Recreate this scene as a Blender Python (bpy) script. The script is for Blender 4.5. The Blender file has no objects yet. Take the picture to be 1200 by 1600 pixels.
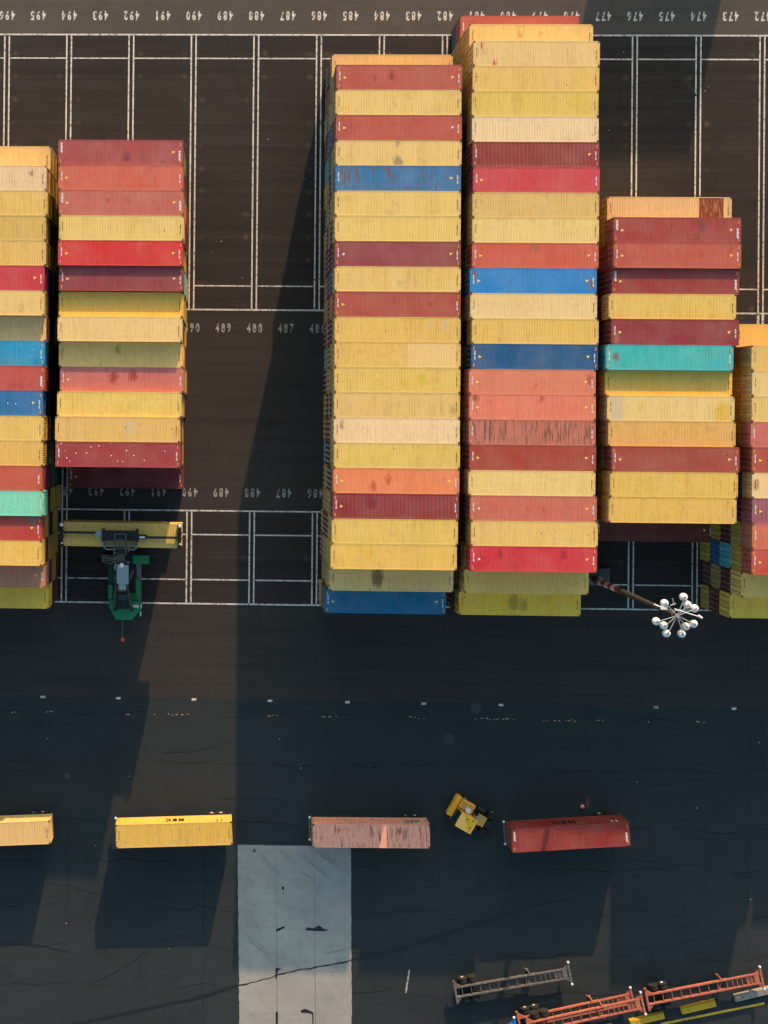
import bpy, math, random
from mathutils import Matrix, Vector
R = random.Random(7)
PI = math.pi
S = bpy.context.scene
COL = S.collection

# ------------------------------------------------------------------ camera
cam_data = bpy.data.cameras.new('camera')
cam = bpy.data.objects.new('camera', cam_data); COL.objects.link(cam)
ROT = Matrix(((0.9995775957, -0.0092255851, 0.0275593682),
              (0.0093708633, 0.9999428462, -0.0051469682),
              (-0.0275103093, 0.0054030492, 0.9996069177)))
cam.matrix_world = Matrix.Translation((0, 0, 147.287)) @ ROT.to_4x4()
cam_data.sensor_fit = 'HORIZONTAL'; cam_data.sensor_width = 36.0
cam_data.lens = 2140.75 / 1200 * 36
cam_data.shift_x = (600 - 289.13) / 1200
cam_data.shift_y = -(800 - 639.06) / 1200
cam_data.clip_start = 1.0; cam_data.clip_end = 3000
S.camera = cam
S.render.resolution_x = 768; S.render.resolution_y = 1024

# ------------------------------------------------------------------ daylight: low sun from the north, a little east
SUN_EL = math.radians(16.9); SUN_AZ = math.radians(11.4)
w = bpy.data.worlds.new('World'); S.world = w; w.use_nodes = True
wn = w.node_tree; wn.nodes.clear()
sky = wn.nodes.new('ShaderNodeTexSky'); sky.sky_type = 'NISHITA'; sky.sun_disc = False
sky.sun_elevation = SUN_EL; sky.sun_rotation = SUN_AZ
sky.air_density = 1.0; sky.dust_density = 2.0; sky.ozone_density = 0.15
bg = wn.nodes.new('ShaderNodeBackground'); bg.inputs[1].default_value = SKY_STRENGTH = 0.15
wo = wn.nodes.new('ShaderNodeOutputWorld')
tint = wn.nodes.new('ShaderNodeMix'); tint.data_type = 'RGBA'; tint.blend_type = 'MULTIPLY'
tint.inputs[0].default_value = 1.0; tint.inputs[7].default_value = (.83, .99, .98, 1)      # a slightly teal clear sky
wn.links.new(sky.outputs[0], tint.inputs[6]); wn.links.new(tint.outputs[2], bg.inputs[0]); wn.links.new(bg.outputs[0], wo.inputs[0])
sd = bpy.data.lights.new('sun', 'SUN'); sun = bpy.data.objects.new('sun', sd); COL.objects.link(sun)
sd.energy = 3.6; sd.angle = math.radians(0.5); sd.color = (1.0, 0.645, 0.40)
sun.location = (60, 200, 120)
sdir = Vector((math.sin(SUN_AZ) * math.cos(SUN_EL), math.cos(SUN_AZ) * math.cos(SUN_EL), math.sin(SUN_EL)))
sun.rotation_euler = sdir.to_track_quat('Z', 'Y').to_euler()
S.view_settings.view_transform = 'Standard'; S.view_settings.look = 'None'
S.view_settings.exposure = 1.0; S.view_settings.gamma = 1.0
S.view_settings.use_curve_mapping = False

# ------------------------------------------------------------------ helpers
def lin(c):
    return tuple((v / 12.92 if v <= 0.04045 else ((v + 0.055) / 1.055) ** 2.4) for v in (x / 255 for x in c))
class MB:
    """collects shapes and builds ONE mesh"""
    def __init__(s): s.v = []; s.f = []; s.g = []
    def add(s, vs, fs, g=None):
        n = len(s.v); s.v += [tuple(p) for p in vs]; s.f += [tuple(i + n for i in f) for f in fs]
        s.g += list(g) if g else [0.0] * len(vs); return s
    def box(s, x0, x1, y0, y1, z0, z1):
        return s.add([(x0, y0, z0), (x1, y0, z0), (x1, y1, z0), (x0, y1, z0), (x0, y0, z1), (x1, y0, z1), (x1, y1, z1), (x0, y1, z1)],
                     [(3, 2, 1, 0), (4, 5, 6, 7), (0, 1, 5, 4), (1, 2, 6, 5), (2, 3, 7, 6), (3, 0, 4, 7)])
    def cbox(s, cx, cy, cz, dx, dy, dz): return s.box(cx - dx / 2, cx + dx / 2, cy - dy / 2, cy + dy / 2, cz - dz / 2, cz + dz / 2)
    def beam(s, p, q, wd, ht):
        p, q = Vector(p), Vector(q); d = (q - p).normalized()
        up = Vector((0, 0, 1)) if abs(d.z) < .9 else Vector((0, 1, 0))
        r = d.cross(up).normalized() * wd / 2; u = r.cross(d).normalized() * ht / 2
        a = [p - r - u, p + r - u, p + r + u, p - r + u]; b = [x + (q - p) for x in a]
        return s.add(a + b, [(3, 2, 1, 0), (4, 5, 6, 7), (0, 1, 5, 4), (1, 2, 6, 5), (2, 3, 7, 6), (3, 0, 4, 7)])
    def tube(s, p, q, r0, r1=None, n=10):
        r1 = r0 if r1 is None else r1
        p, q = Vector(p), Vector(q); d = (q - p).normalized()
        a = d.orthogonal().normalized(); b = d.cross(a)
        vs = []
        for c, r in ((p, r0), (q, r1)):
            for i in range(n):
                t = 2 * PI * i / n; vs.append(c + a * (r * math.cos(t)) + b * (r * math.sin(t)))
        return s.add(vs, [(i, (i + 1) % n, n + (i + 1) % n, n + i) for i in range(n)] + [tuple(range(n))[::-1], tuple(range(n, 2 * n))])
    def prism(s, poly, z0, z1):
        n = len(poly)
        if sum(poly[i][0] * poly[(i + 1) % n][1] - poly[(i + 1) % n][0] * poly[i][1] for i in range(n)) < 0: poly = poly[::-1]
        return s.add([(x, y, z0) for x, y in poly] + [(x, y, z1) for x, y in poly],
                     [tuple(range(n))[::-1], tuple(range(n, 2 * n))] + [(i, (i + 1) % n, n + (i + 1) % n, n + i) for i in range(n)])
    def flat(s, poly, z):
        n = len(poly)
        if sum(poly[i][0] * poly[(i + 1) % n][1] - poly[(i + 1) % n][0] * poly[i][1] for i in range(n)) < 0: poly = poly[::-1]
        return s.add([(x, y, z) for x, y in poly], [tuple(range(n))])
    def lathe(s, c, prof, n=14):
        vs = []
        for r, z in prof:
            for i in range(n):
                t = 2 * PI * i / n; vs.append((c[0] + r * math.cos(t), c[1] + r * math.sin(t), c[2] + z))
        m = len(prof)
        fs = [(k * n + i, k * n + (i + 1) % n, (k + 1) * n + (i + 1) % n, (k + 1) * n + i) for k in range(m - 1) for i in range(n)]
        fs += [tuple(range(n))[::-1], tuple(range((m - 1) * n, m * n))]
        return s.add(vs, fs)
    def mesh(s, name, mat=None, smooth=False):
        me = bpy.data.meshes.new(name); me.from_pydata(s.v, [], s.f)
        if any(s.g):
            a = me.attributes.new('groove', 'FLOAT', 'POINT'); a.data.foreach_set('value', s.g)
        if mat: me.materials.append(mat)
        if smooth: me.polygons.foreach_set('use_smooth', [True] * len(me.polygons))
        me.update(); return me
def put(name, me, parent=None, loc=(0, 0, 0), rot=(0, 0, 0)):
    o = bpy.data.objects.new(name, me); COL.objects.link(o)
    o.location = loc; o.rotation_euler = rot
    if parent: o.parent = parent
    return o
def part(name, mb, mat, parent=None, loc=(0, 0, 0), rot=(0, 0, 0), smooth=False):
    return put(name, mb.mesh(name, mat, smooth), parent, loc, rot)
def tag(o, label, cat, group=None):
    o['label'] = label; o['category'] = cat
    if group: o['group'] = group
    return o
def thing(name, label, cat, loc=(0, 0, 0), rz=0, group=None):
    o = bpy.data.objects.new(name, None); COL.objects.link(o); o.empty_display_size = 0.3
    o.location = loc; o.rotation_euler = (0, 0, rz); return tag(o, label, cat, group)
def struct(name, mb, mat, parent=None):
    o = part(name, mb, mat, parent)
    if not parent: o['kind'] = 'structure'
    return o
def copy_tree(o, parent=None):
    c = o.copy(); COL.objects.link(c)
    if parent: c.parent = parent; c.matrix_parent_inverse = o.matrix_parent_inverse
    for ch in list(o.children): copy_tree(ch, c)
    return c

# ------------------------------------------------------------------ material helper
class NM:
    def __init__(s, name, rough=.6, spec=.3, metal=0):
        s.m = bpy.data.materials.new(name); s.m.use_nodes = True; s.t = s.m.node_tree
        s.b = s.t.nodes['Principled BSDF']; s.b.inputs['Roughness'].default_value = rough
        s.b.inputs['Specular IOR Level'].default_value = spec; s.b.inputs['Metallic'].default_value = metal
    def n(s, typ, **kw):
        x = s.t.nodes.new('ShaderNode' + typ)
        for k, v in kw.items(): setattr(x, k, v)
        return x
    def set(s, sock, v):
        if isinstance(v, bpy.types.NodeSocket): s.t.links.new(v, sock)
        elif isinstance(v, (tuple, list)) and len(v) == 3 and sock.type == 'RGBA': sock.default_value = (*v, 1)
        else: sock.default_value = v
    def math(s, op, a, b=None, c=None, clamp=False):
        x = s.n('Math', operation=op, use_clamp=clamp)
        for i, v in enumerate((a, b, c)):
            if v is not None: s.set(x.inputs[i], v)
        return x.outputs[0]
    def mix(s, f, a, b, mode='MIX'):
        x = s.n('Mix', data_type='RGBA', blend_type=mode)
        s.set(x.inputs[0], f); s.set(x.inputs[6], a); s.set(x.inputs[7], b); return x.outputs[2]
    def obj(s): return s.n('TexCoord').outputs['Object']
    def noise(s, vec, scale, detail=4, rough=.55):
        x = s.n('TexNoise'); s.set(x.inputs['Vector'], vec); x.inputs['Scale'].default_value = scale
        x.inputs['Detail'].default_value = detail; x.inputs['Roughness'].default_value = rough; return x.outputs['Fac']
    def vor(s, vec, scale, feat='F1', dims='3D'):
        x = s.n('TexVoronoi', feature=feat, voronoi_dimensions=dims)
        s.set(x.inputs['W' if dims == '1D' else 'Vector'], vec); x.inputs['Scale'].default_value = scale; return x.outputs['Distance']
    def ramp(s, v, lo, hi, a=0, b=1):
        x = s.n('MapRange'); s.set(x.inputs[0], v); x.inputs[1].default_value = lo; x.inputs[2].default_value = hi
        x.inputs[3].default_value = a; x.inputs[4].default_value = b; return x.outputs[0]
    def vmul(s, v, k):
        x = s.n('VectorMath', operation='MULTIPLY'); s.set(x.inputs[0], v); x.inputs[1].default_value = k; return x.outputs[0]
    def vadd(s, v, k):
        x = s.n('VectorMath', operation='ADD'); s.set(x.inputs[0], v); s.set(x.inputs[1], k); return x.outputs[0]
    def xyz(s, v):
        x = s.n('SeparateXYZ'); s.set(x.inputs[0], v); return x.outputs
    def attr(s, name, typ='OBJECT'):
        x = s.n('Attribute', attribute_name=name, attribute_type=typ); return x
    def done(s, col, bump=None, dist=.01):
        s.set(s.b.inputs['Base Color'], col)
        if bump is not None:
            x = s.n('Bump'); x.inputs['Distance'].default_value = dist; s.set(x.inputs['Height'], bump)
            s.t.links.new(x.outputs[0], s.b.inputs['Normal'])
        return s.m

def container_paint(name, source):
    m = NM(name, .55, .25)
    o = m.obj()
    info = m.n('ObjectInfo')
    if source == 'object':
        base = info.outputs['Color']; rnd = m.math('MULTIPLY', info.outputs['Random'], 90.)
        co = m.n('CombineXYZ'); m.set(co.inputs[0], rnd); m.set(co.inputs[1], rnd)
        p = m.vadd(o, co.outputs[0])
    else:
        base = m.attr('paint', 'GEOMETRY').outputs['Color']; p = o
    # sun-bleached and dusty areas
    big = m.ramp(m.noise(p, .35, 3), .35, .7)
    pale = m.mix(.35, base, (.55, .48, .38))
    col = m.mix(m.math('MULTIPLY', big, .26), base, pale)
    # streaks of grime running across the roof (rain run-off along the corrugations)
    st = m.noise(m.vmul(p, (3.2, .22, .5)), 1.6, 4, .6)
    col = m.mix(m.ramp(st, .5, .82, 0, .42), col, m.mix(1., col, (.45, .38, .3), 'MULTIPLY'))
    band = m.noise(m.vmul(p, (.55, .03, .03)), 1.3, 3, .6)
    col = m.mix(m.ramp(band, .50, .66, 0, .32), col, m.mix(1., col, (.80, .74, .66), 'MULTIPLY'))
    blot = m.noise(m.vmul(p, (.8, .9, 1)), .8, 6, .7)
    col = m.mix(m.ramp(blot, .54, .72, 0, .40), col, m.mix(1., col, (.66, .56, .46), 'MULTIPLY'))
    fine = m.noise(p, 2.2, 6, .65)
    col = m.mix(m.ramp(fine, .3, .75, .30, 0), col, m.mix(1., col, (.62, .58, .55), 'MULTIPLY'))
    if source == 'object':
        wear = m.attr('rust').outputs['Fac']
        gr = m.attr('groove', 'GEOMETRY').outputs['Fac']
        col = m.mix(m.math('MULTIPLY', gr, .07), col, m.mix(1., col, (.42, .36, .32), 'MULTIPLY'))
        # panel: a stretch of roof in another paint
        px = m.xyz(o)[0]; py = m.xyz(o)[1]
        pan = m.attr('panel'); pv = m.xyz(pan.outputs['Vector'])
        inside = m.math('MULTIPLY', m.math('GREATER_THAN', px, pv[0]), m.math('LESS_THAN', px, pv[1]))
        pcol = m.attr('panel_colour').outputs['Color']
        ragged = m.ramp(m.noise(m.vmul(p, (2.5, .4, 1)), 2., 5, .7), .36, .5, .55, 1)
        col = m.mix(m.math('MULTIPLY', m.math('MULTIPLY', inside, pv[2]), ragged), col, pcol)
        # rust: blotches and runs
        rs = m.noise(m.vmul(p, (3.4, .42, 1)), 1.1, 6, .7)
        thr = m.math('SUBTRACT', .755, m.math('MULTIPLY', wear, .28))
        rf = m.math('MULTIPLY', m.math('SUBTRACT', rs, thr), 8., clamp=True)
        rcol = m.mix(m.noise(p, 6, 3), (.20, .085, .045), (.09, .045, .030))
        col = m.mix(m.math('MULTIPLY', rf, m.ramp(wear, 0, .15)), col, rcol)
        # two marks with a place and a size of their own
        for k in ('a', 'b'):
            sv = m.xyz(m.attr('stain_' + k).outputs['Vector'])
            dx = m.math('SUBTRACT', px, sv[0]); dy = m.math('SUBTRACT', py, sv[1])
            d = m.math('SQRT', m.math('ADD', m.math('MULTIPLY', dx, dx), m.math('MULTIPLY', m.math('MULTIPLY', dy, dy), .45)))
            d = m.math('ADD', d, m.math('MULTIPLY', m.math('SUBTRACT', m.noise(m.vmul(p, (2.4, .8, 1)), 2.2, 5, .75), .5), 1.5))
            f = m.math('MULTIPLY', m.math('SUBTRACT', sv[2], d), 3.2, clamp=True)
            f = m.math('MULTIPLY', m.math('MULTIPLY', f, .8), m.math('GREATER_THAN', sv[2], .01))
            col = m.mix(f, col, m.attr('stain_colour').outputs['Color'])
        # small dark spots, scrapes and tired paint along the end rails
        dk = m.math('MULTIPLY', m.math('LESS_THAN', m.vor(m.vmul(p, (1., .8, 1)), .85), .075), m.ramp(m.noise(p, .5, 3), .45, .55))
        col = m.mix(m.math('MULTIPLY', dk, .55), col, m.mix(1., col, (.35, .26, .2), 'MULTIPLY'))
        scr = m.math('MULTIPLY', m.ramp(m.noise(m.vmul(p, (4.5, .35, 1)), 1.7, 5, .7), .60, .74), m.ramp(m.noise(p, .28, 2), .48, .66))
        col = m.mix(m.math('MULTIPLY', scr, .55), col, m.mix(1., col, (.62, .52, .45), 'MULTIPLY'))
        ends = m.ramp(m.math('ABSOLUTE', px), 5.55, 6.05)
        col = m.mix(m.math('MULTIPLY', m.math('MULTIPLY', ends, m.ramp(m.noise(p, 2.5, 5, .7), .46, .62)), .6), col, m.mix(1., col, (.5, .36, .28), 'MULTIPLY'))
        # bird droppings and flaked paint as pale specks
        sp = m.math('LESS_THAN', m.vor(p, 1.5), .09)
        keep = m.math('LESS_THAN', m.noise(p, .9, 2), m.math('MULTIPLY', m.attr('speck').outputs['Fac'], .62))
        col = m.mix(m.math('MULTIPLY', m.math('MULTIPLY', sp, keep), .9), col, (.8, .78, .74))
    return m.done(col)

def plain(name, c, rough=.6, spec=.3, metal=0, vary=.35, scale=3., dark=(.5, .47, .45)):
    m = NM(name, rough, spec, metal); p = m.obj()
    f = m.ramp(m.noise(p, scale, 6, .65), .35, .7, 0, vary)
    return m.done(m.mix(f, c, m.mix(1., c, dark, 'MULTIPLY')))

M = {}
M['paint'] = container_paint('container_paint', 'object')
M['paint_stack'] = container_paint('container_paint_stack', 'vertex')
M['casting'] = plain('corner_casting_steel', (.10, .055, .035), .7)
M['rod'] = plain('galvanised_rod', (.27, .26, .25), .45, .5, .3)
M['white'] = plain('white_lettering', (.62, .60, .57), .6, vary=.2)
M['dark_mark'] = plain('dark_lettering', (.10, .08, .05), .6)
M['black_mark'] = plain('black_lettering', (.012, .012, .012), .6)
M['orange_mark'] = plain('orange_edge_marking', (.72, .30, .05), .6)
M['yellow_mark'] = plain('yellow_warning_mark', (.80, .50, .10), .6, vary=.15)
M['black'] = plain('black_machine_paint', (.008, .009, .010), .45, .4)
M['rubber'] = plain('tyre_rubber', (.022, .021, .020), .85, .2)
M['rim_cream'] = plain('cream_wheel_rim', (.55, .47, .33), .5)
M['rim_white'] = plain('white_wheel_rim', (.72, .72, .70), .5)
M['rim_teal'] = plain('teal_wheel_rim', (.10, .50, .50), .5)
M['green'] = plain('green_machine_paint', (.006, .21, .070), .4, .4)
M['deck_green'] = plain('dark_green_deck', (.012, .060, .034), .6)
M['blue_grey'] = plain('blue_grey_boom_paint', (.21, .26, .31), .5)
M['steel_grey'] = plain('grey_worn_steel', (.16, .17, .18), .55)
M['glass'] = plain('tinted_glass', (.008, .030, .045), .08, .6, vary=.1)
M['hose'] = plain('brownish_grey_hose', (.20, .16, .14), .7)
M['lamp_white'] = plain('white_enamel_lamp', (.66, .65, .64), .4, vary=.08)
M['red'] = plain('red_paint', (.50, .035, .030), .5)
M['lamp_red'] = plain('red_flag', (.70, .09, .06), .5)
M['mast_brown'] = plain('brown_mast_paint', (.038, .028, .023), .55)
M['galv'] = plain('galvanised_arm', (.26, .26, .27), .5, .4)
M['tractor_yellow'] = plain('tractor_yellow', (.96, .43, .015), .45, .4, vary=.25)
M['tractor_roof'] = plain('faded_yellow_roof', (.97, .48, .10), .55, vary=.25)
M['tractor_tan'] = plain('tan_tread_plate', (.58, .33, .08), .6)
M['concrete'] = plain('precast_concrete', (.23, .215, .19), .85)

def chassis_paint(name, c, rust=.5):
    m = NM(name, .6, .3); p = m.obj()
    n = m.noise(m.vmul(p, (1.2, 3, 3)), 1.5, 6, .7)
    col = m.mix(m.ramp(n, .52, .66, 0, rust), c, (.11, .050, .028))
    col = m.mix(m.ramp(m.noise(p, 3.7, 4), .62, .72, 0, .75), col, (.62, .58, .53))
    return m.done(col)
M['chassis_orange'] = chassis_paint('orange_chassis_paint', (.40, .115, .065), .40)
M['chassis_grey'] = chassis_paint('grey_rusty_chassis_paint', (.12, .105, .095), .85)
M['chassis_blue'] = chassis_paint('blue_chassis_paint', (.02, .17, .50), .25)

def road_paint(name, c, wear, base=(.034, .029, .026)):
    m = NM(name, .7, .25); p = m.obj()
    f = m.ramp(m.noise(p, 2.6, 7, .72), .48 - wear, .62 - wear, 1, 0) if wear < 0 else m.ramp(m.noise(p, 2.6, 7, .72), .62 - wear, .72 - wear * .6, 1, .12)
    col = m.mix(f, base, c)
    return m.done(m.mix(m.ramp(m.noise(p, .25, 3), .3, .7, 0, .25), col, m.mix(1., col, (.6, .57, .55), 'MULTIPLY')))
M['line'] = road_paint('white_road_paint', (.60, .56, .51), .13)
M['line_worn'] = road_paint('worn_white_road_paint', (.42, .39, .36), .16)
M['number_worn'] = road_paint('faded_number_paint', (.34, .31, .28), .155)
M['yellow_line'] = road_paint('yellow_road_paint', (.62, .36, .03), .10)
M['yellow_worn'] = road_paint('worn_yellow_road_paint', (.40, .26, .12), .02, (.037, .042, .046))
M['stop_yellow'] = road_paint('chipped_yellow_block_paint', (.50, .30, .02), .05, (.20, .18, .12))

def asphalt(name, base, light, dark, seams, streak=.5, bay=False, stain=.5):
    m = NM(name, .88, .25); p = m.obj(); x, y, z = m.xyz(p)
    col = m.mix(m.ramp(m.noise(p, .055, 4, .6), .3, .7), base, light)
    # paver passes and drip marks that run east-west
    s1 = m.noise(m.vmul(p, (.045, .85, 1)), 1., 5, .6)
    col = m.mix(m.ramp(s1, .46, .74, 0, streak), col, dark)
    s2 = m.noise(m.vmul(p, (.16, 3.4, 1)), 1., 4, .6)
    col = m.mix(m.ramp(s2, .55, .8, 0, streak * .6), col, m.mix(1., col, (1.45, 1.42, 1.4), 'MULTIPLY'))
    # oil and tyre blotches
    b = m.noise(m.vmul(p, (.5, .8, 1)), .55, 6, .66)
    col = m.mix(m.ramp(b, .56, .74, 0, stain), col, m.mix(1., col, (.45, .46, .47), 'MULTIPLY'))
    # aggregate grain
    g = m.noise(p, 9., 5, .75)
    col = m.mix(m.ramp(g, .35, .72, .30, 0), col, m.mix(1., col, (.45, .45, .45), 'MULTIPLY'))
    col = m.mix(m.ramp(m.noise(p, 4.2, 3, .8), .66, .76, 0, .30), col, m.mix(1., col, (2.0, 1.95, 1.9), 'MULTIPLY'))
    for ang, sc_ in ((.35, .9), (-.5, .7), (1.3, .8)):
        mp = m.n('Mapping'); mp.inputs['Rotation'].default_value = (0, 0, ang); m.set(mp.inputs[0], p)
        wv = m.noise(m.vmul(mp.outputs[0], (.028, 2.6, 1)), sc_, 3, .5)
        msk = m.ramp(m.noise(m.vmul(mp.outputs[0], (.06, .16, 1)), 1., 4, .6), .52, .66)
        col = m.mix(m.math('MULTIPLY', m.ramp(wv, .60, .72, 0, .5), msk), col, m.mix(1., col, (.5, .5, .5), 'MULTIPLY'))
    cell = m.n('TexVoronoi'); m.set(cell.inputs['Vector'], m.vmul(p, (.05, .13, 0))); cell.inputs['Scale'].default_value = 1.; cell.distance = 'CHEBYCHEV'; cell.inputs['Randomness'].default_value = .7
    cv = m.n('SeparateColor'); m.set(cv.inputs[0], cell.outputs['Color'])
    col = m.mix(m.ramp(cv.outputs[0], .0, 1., 0, .28), col, m.mix(1., col, (.62, .63, .64), 'MULTIPLY'))
    if seams:   # wandering cracks along the paving joints, broken up
        wob = m.math('ADD', y, m.math('MULTIPLY', m.math('SUBTRACT', m.noise(m.vmul(p, (.16, .02, 1)), 1., 5, .62), .5), 2.6))
        d = m.vor(wob, .21, 'DISTANCE_TO_EDGE', '1D')
        ln = m.math('MULTIPLY', m.math('LESS_THAN', d, .0125), m.ramp(m.noise(m.vmul(p, (.12, .3, 1)), 1., 3), .44, .54))
        col = m.mix(m.math('MULTIPLY', ln, seams), col, m.mix(1., dark, (.35, .35, .35), 'MULTIPLY'))
        wx = m.math('ADD', x, m.math('MULTIPLY', m.math('SUBTRACT', m.noise(m.vmul(p, (.05, .25, 1)), 1., 5, .6), .5), 2.2))
        d = m.vor(wx, .085, 'DISTANCE_TO_EDGE', '1D')
        ln = m.math('MULTIPLY', m.math('LESS_THAN', d, .005), m.ramp(m.noise(m.vmul(p, (.2, .11, 1)), 1., 3), .5, .58))
        col = m.mix(m.math('MULTIPLY', ln, seams * .8), col, m.mix(1., dark, (.4, .4, .4), 'MULTIPLY'))
    if bay:     # rust smudges where the container corners rest, row by row
        fx = m.math('SUBTRACT', m.math('ABSOLUTE', m.math('SUBTRACT', m.math('FLOORED_MODULO', m.math('ADD', x, 23.673 + 6.728 * 20.5), 6.728), 3.364)), .95)
        fy = m.math('SUBTRACT', m.math('FLOORED_MODULO', m.math('ADD', y, 100.), 2.46), 1.23)
        d = m.math('SQRT', m.math('ADD', m.math('MULTIPLY', fx, fx), m.math('MULTIPLY', fy, fy)))
        d = m.math('ADD', d, m.math('MULTIPLY', m.math('SUBTRACT', m.noise(p, 2.2, 4), .5), .5))
        f = m.math('MULTIPLY', m.ramp(d, .02, .42, .55, 0), m.ramp(m.noise(p, .14, 2), .46, .6))
        col = m.mix(f, col, (.13, .085, .055))
        # dull scraped marks along container rows
        f2 = m.ramp(m.math('ABSOLUTE', fy), .0, .2, .16, 0)
        col = m.mix(m.math('MULTIPLY', f2, m.ramp(m.noise(m.vmul(p, (.3, 2, 1)), 1., 4), .4, .7)), col, (.11, .095, .085))
    return m.done(col, g, .006)
M['yard'] = asphalt('brown_grey_asphalt', (.0345, .0296, .0268), (.044, .0380, .0342), (.0205, .0180, .0166), .25, .7)
M['lane'] = asphalt('worn_lane_asphalt', (.078, .066, .056), (.094, .080, .068), (.052, .043, .037), .25, .35)
M['bay'] = asphalt('dark_bay_asphalt', (.026, .0205, .0185), (.036, .029, .0265), (.0145, .012, .0112), 0, .75, True)
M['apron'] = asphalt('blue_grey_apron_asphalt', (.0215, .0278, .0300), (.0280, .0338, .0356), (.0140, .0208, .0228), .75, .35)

def slab_mat():
    m = NM('weathered_concrete', .9, .2); p = m.obj()
    col = m.mix(m.ramp(m.noise(p, .22, 5, .6), .3, .7), (.265, .25, .222), (.36, .335, .292))
    a = m.n('Mapping'); a.inputs['Rotation'].default_value = (0, 0, math.radians(42)); m.set(a.inputs[0], p)
    sk = m.noise(m.vmul(a.outputs[0], (.16, 1.2, 1)), .8, 6, .72)
    col = m.mix(m.ramp(sk, .56, .72, 0, .38), col, (.12, .12, .115))
    col = m.mix(m.ramp(m.noise(m.vmul(p, (.09, 1.3, 1)), 1., 5, .65), .55, .75, 0, .3), col, (.16, .155, .145))
    col = m.mix(m.ramp(m.noise(p, .5, 6, .72), .50, .72, 0, .55), col, (.17, .168, .155))
    col = m.mix(m.ramp(m.noise(p, 6., 5, .7), .35, .7, .22, 0), col, (.15, .145, .135))
    return m.done(col, m.noise(p, 8., 4), .006)
M['slab'] = slab_mat()
M['tar'] = plain('tar_filler', (.011, .011, .012), .5, .4, vary=.3)
M['rubber_mark'] = plain('rubber_scuff', (.022, .0185, .0165), .8, vary=.8, scale=2., dark=(1.7, 1.65, 1.6))
M['scuff'] = plain('tyre_scuff', (.0165, .0205, .0225), .85, vary=.8, scale=1.2, dark=(1.5, 1.5, 1.45))
M['iron'] = plain('cast_iron_cover', (.030, .031, .033), .6, .4)

# ------------------------------------------------------------------ ground
gnd = struct('yard_ground', MB().flat([(-700, -700), (800, -700), (800, 700), (-700, 700)], 0), M['yard'])
struct('lane_ground', MB().flat([(-120, 41.17), (160, 41.17), (160, 66.), (-120, 66.)], .004), M['lane'])
struct('bay_ground', MB().flat([(-120, 11.42), (160, 11.42), (160, 41.17), (-120, 41.17)], .004), M['bay'])
struct('front_bay_ground', MB().flat([(-120, -20.24), (160, -20.24), (160, -10.06), (-120, -10.06)], .004), M['bay'])
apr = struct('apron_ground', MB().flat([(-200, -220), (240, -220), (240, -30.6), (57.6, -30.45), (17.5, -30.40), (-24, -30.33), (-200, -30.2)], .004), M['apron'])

# painted lines: each strip a part of the ground
PX0, PITCH = -23.673, 6.728
ZL = .009
def strip(x0, x1, y0, y1, mat='line', z=ZL, name='painted_line', parent=None):
    return part(name, MB().flat([(x0, y0), (x1, y0), (x1, y1), (x0, y1)], z), M[mat], parent or gnd)
HWD = .085
for y in (41.071, 11.471):
    for i in range(-3, 20):
        xa = PX0 + PITCH * i; strip(xa + .3501, xa + PITCH + .35, y - HWD, y + HWD)
for y in (38.52, 14.035):
    for i in range(-3, 20):
        xa = PX0 + PITCH * i; strip(xa + .355, xa + PITCH - .355, y - .07, y + .07)
for i in range(-3, 20):
    xa = PX0 + PITCH * i
    for d in (-.25, .25):
        strip(xa + d - .078, xa + d + .078, 11.58, 40.96)
        if i in (12, 13): strip(xa + d - .13, xa + d + .13, 9.0, 11.36)
for i in range(-3, 20):
    xa = PX0 + PITCH * i
    for y, m_ in ((-10.149, 'line'), (-20.142, 'line')):
        strip(xa + .3501, xa + PITCH + .35, y - .08, y + .08, m_)
    for y in (-12.713, -17.551):
        strip(xa + .355, xa + PITCH - .355, y - .07, y + .07)
    for d in (-.25, .25):
        strip(xa + d - .078, xa + d + .078, -20.03, -10.26)
        if i in (1, 10, 11): strip(xa + d - .078, xa + d + .078, -10.04, -4.5)

# digits: narrow block lettering, built once and put together number by number
def text_mesh(ch, size=1.0, offset=0.03):
    cu = bpy.data.curves.new('t', 'FONT'); cu.body = ch; cu.size = size; cu.offset = offset; cu.resolution_u = 2
    o = bpy.data.objects.new('t', cu); COL.objects.link(o)
    bpy.context.view_layer.update()
    me = bpy.data.meshes.new_from_object(o.evaluated_get(bpy.context.evaluated_depsgraph_get()))
    vs = [tuple(v.co) for v in me.vertices]; fs = [tuple(p.vertices) for p in me.polygons]
    bpy.data.objects.remove(o); bpy.data.curves.remove(cu); bpy.data.meshes.remove(me)
    xs = [v[0] for v in vs]; ys = [v[1] for v in vs]
    x0, x1, y0, y1 = min(xs), max(xs), min(ys), max(ys)
    return [((v[0] - (x0 + x1) / 2) / (x1 - x0), (v[1] - y0) / (y1 - y0) - .5) for v in vs], fs
DIG = {d: text_mesh(d) for d in '0123456789'}
num_mesh = {}
def number(n, x, y, turned, mat, z=.0095):
    key = (n, mat)
    if key not in num_mesh:
        mb = MB()
        for k, d in enumerate(str(n)):
            vs, fs = DIG[d]; wd = .20 if d == '1' else .40
            mb.add([(vx * wd + (k - 1) * .62, vy * 1.0, 0) for vx, vy in vs], fs)
        num_mesh[key] = mb.mesh('painted_number', M[mat])
    put('painted_number', num_mesh[key], gnd, (x, y, z), (0, 0, PI if turned else 0))
for n in range(499, 466, -1):
    x = PX0 + PITCH * (496 - n) / 2
    number(n, x, 43.12, True, 'line')
    number(n, x + .08, 9.52, False, 'number_worn')
    number(n, x + .03, -8.18, True, 'number_worn')

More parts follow.
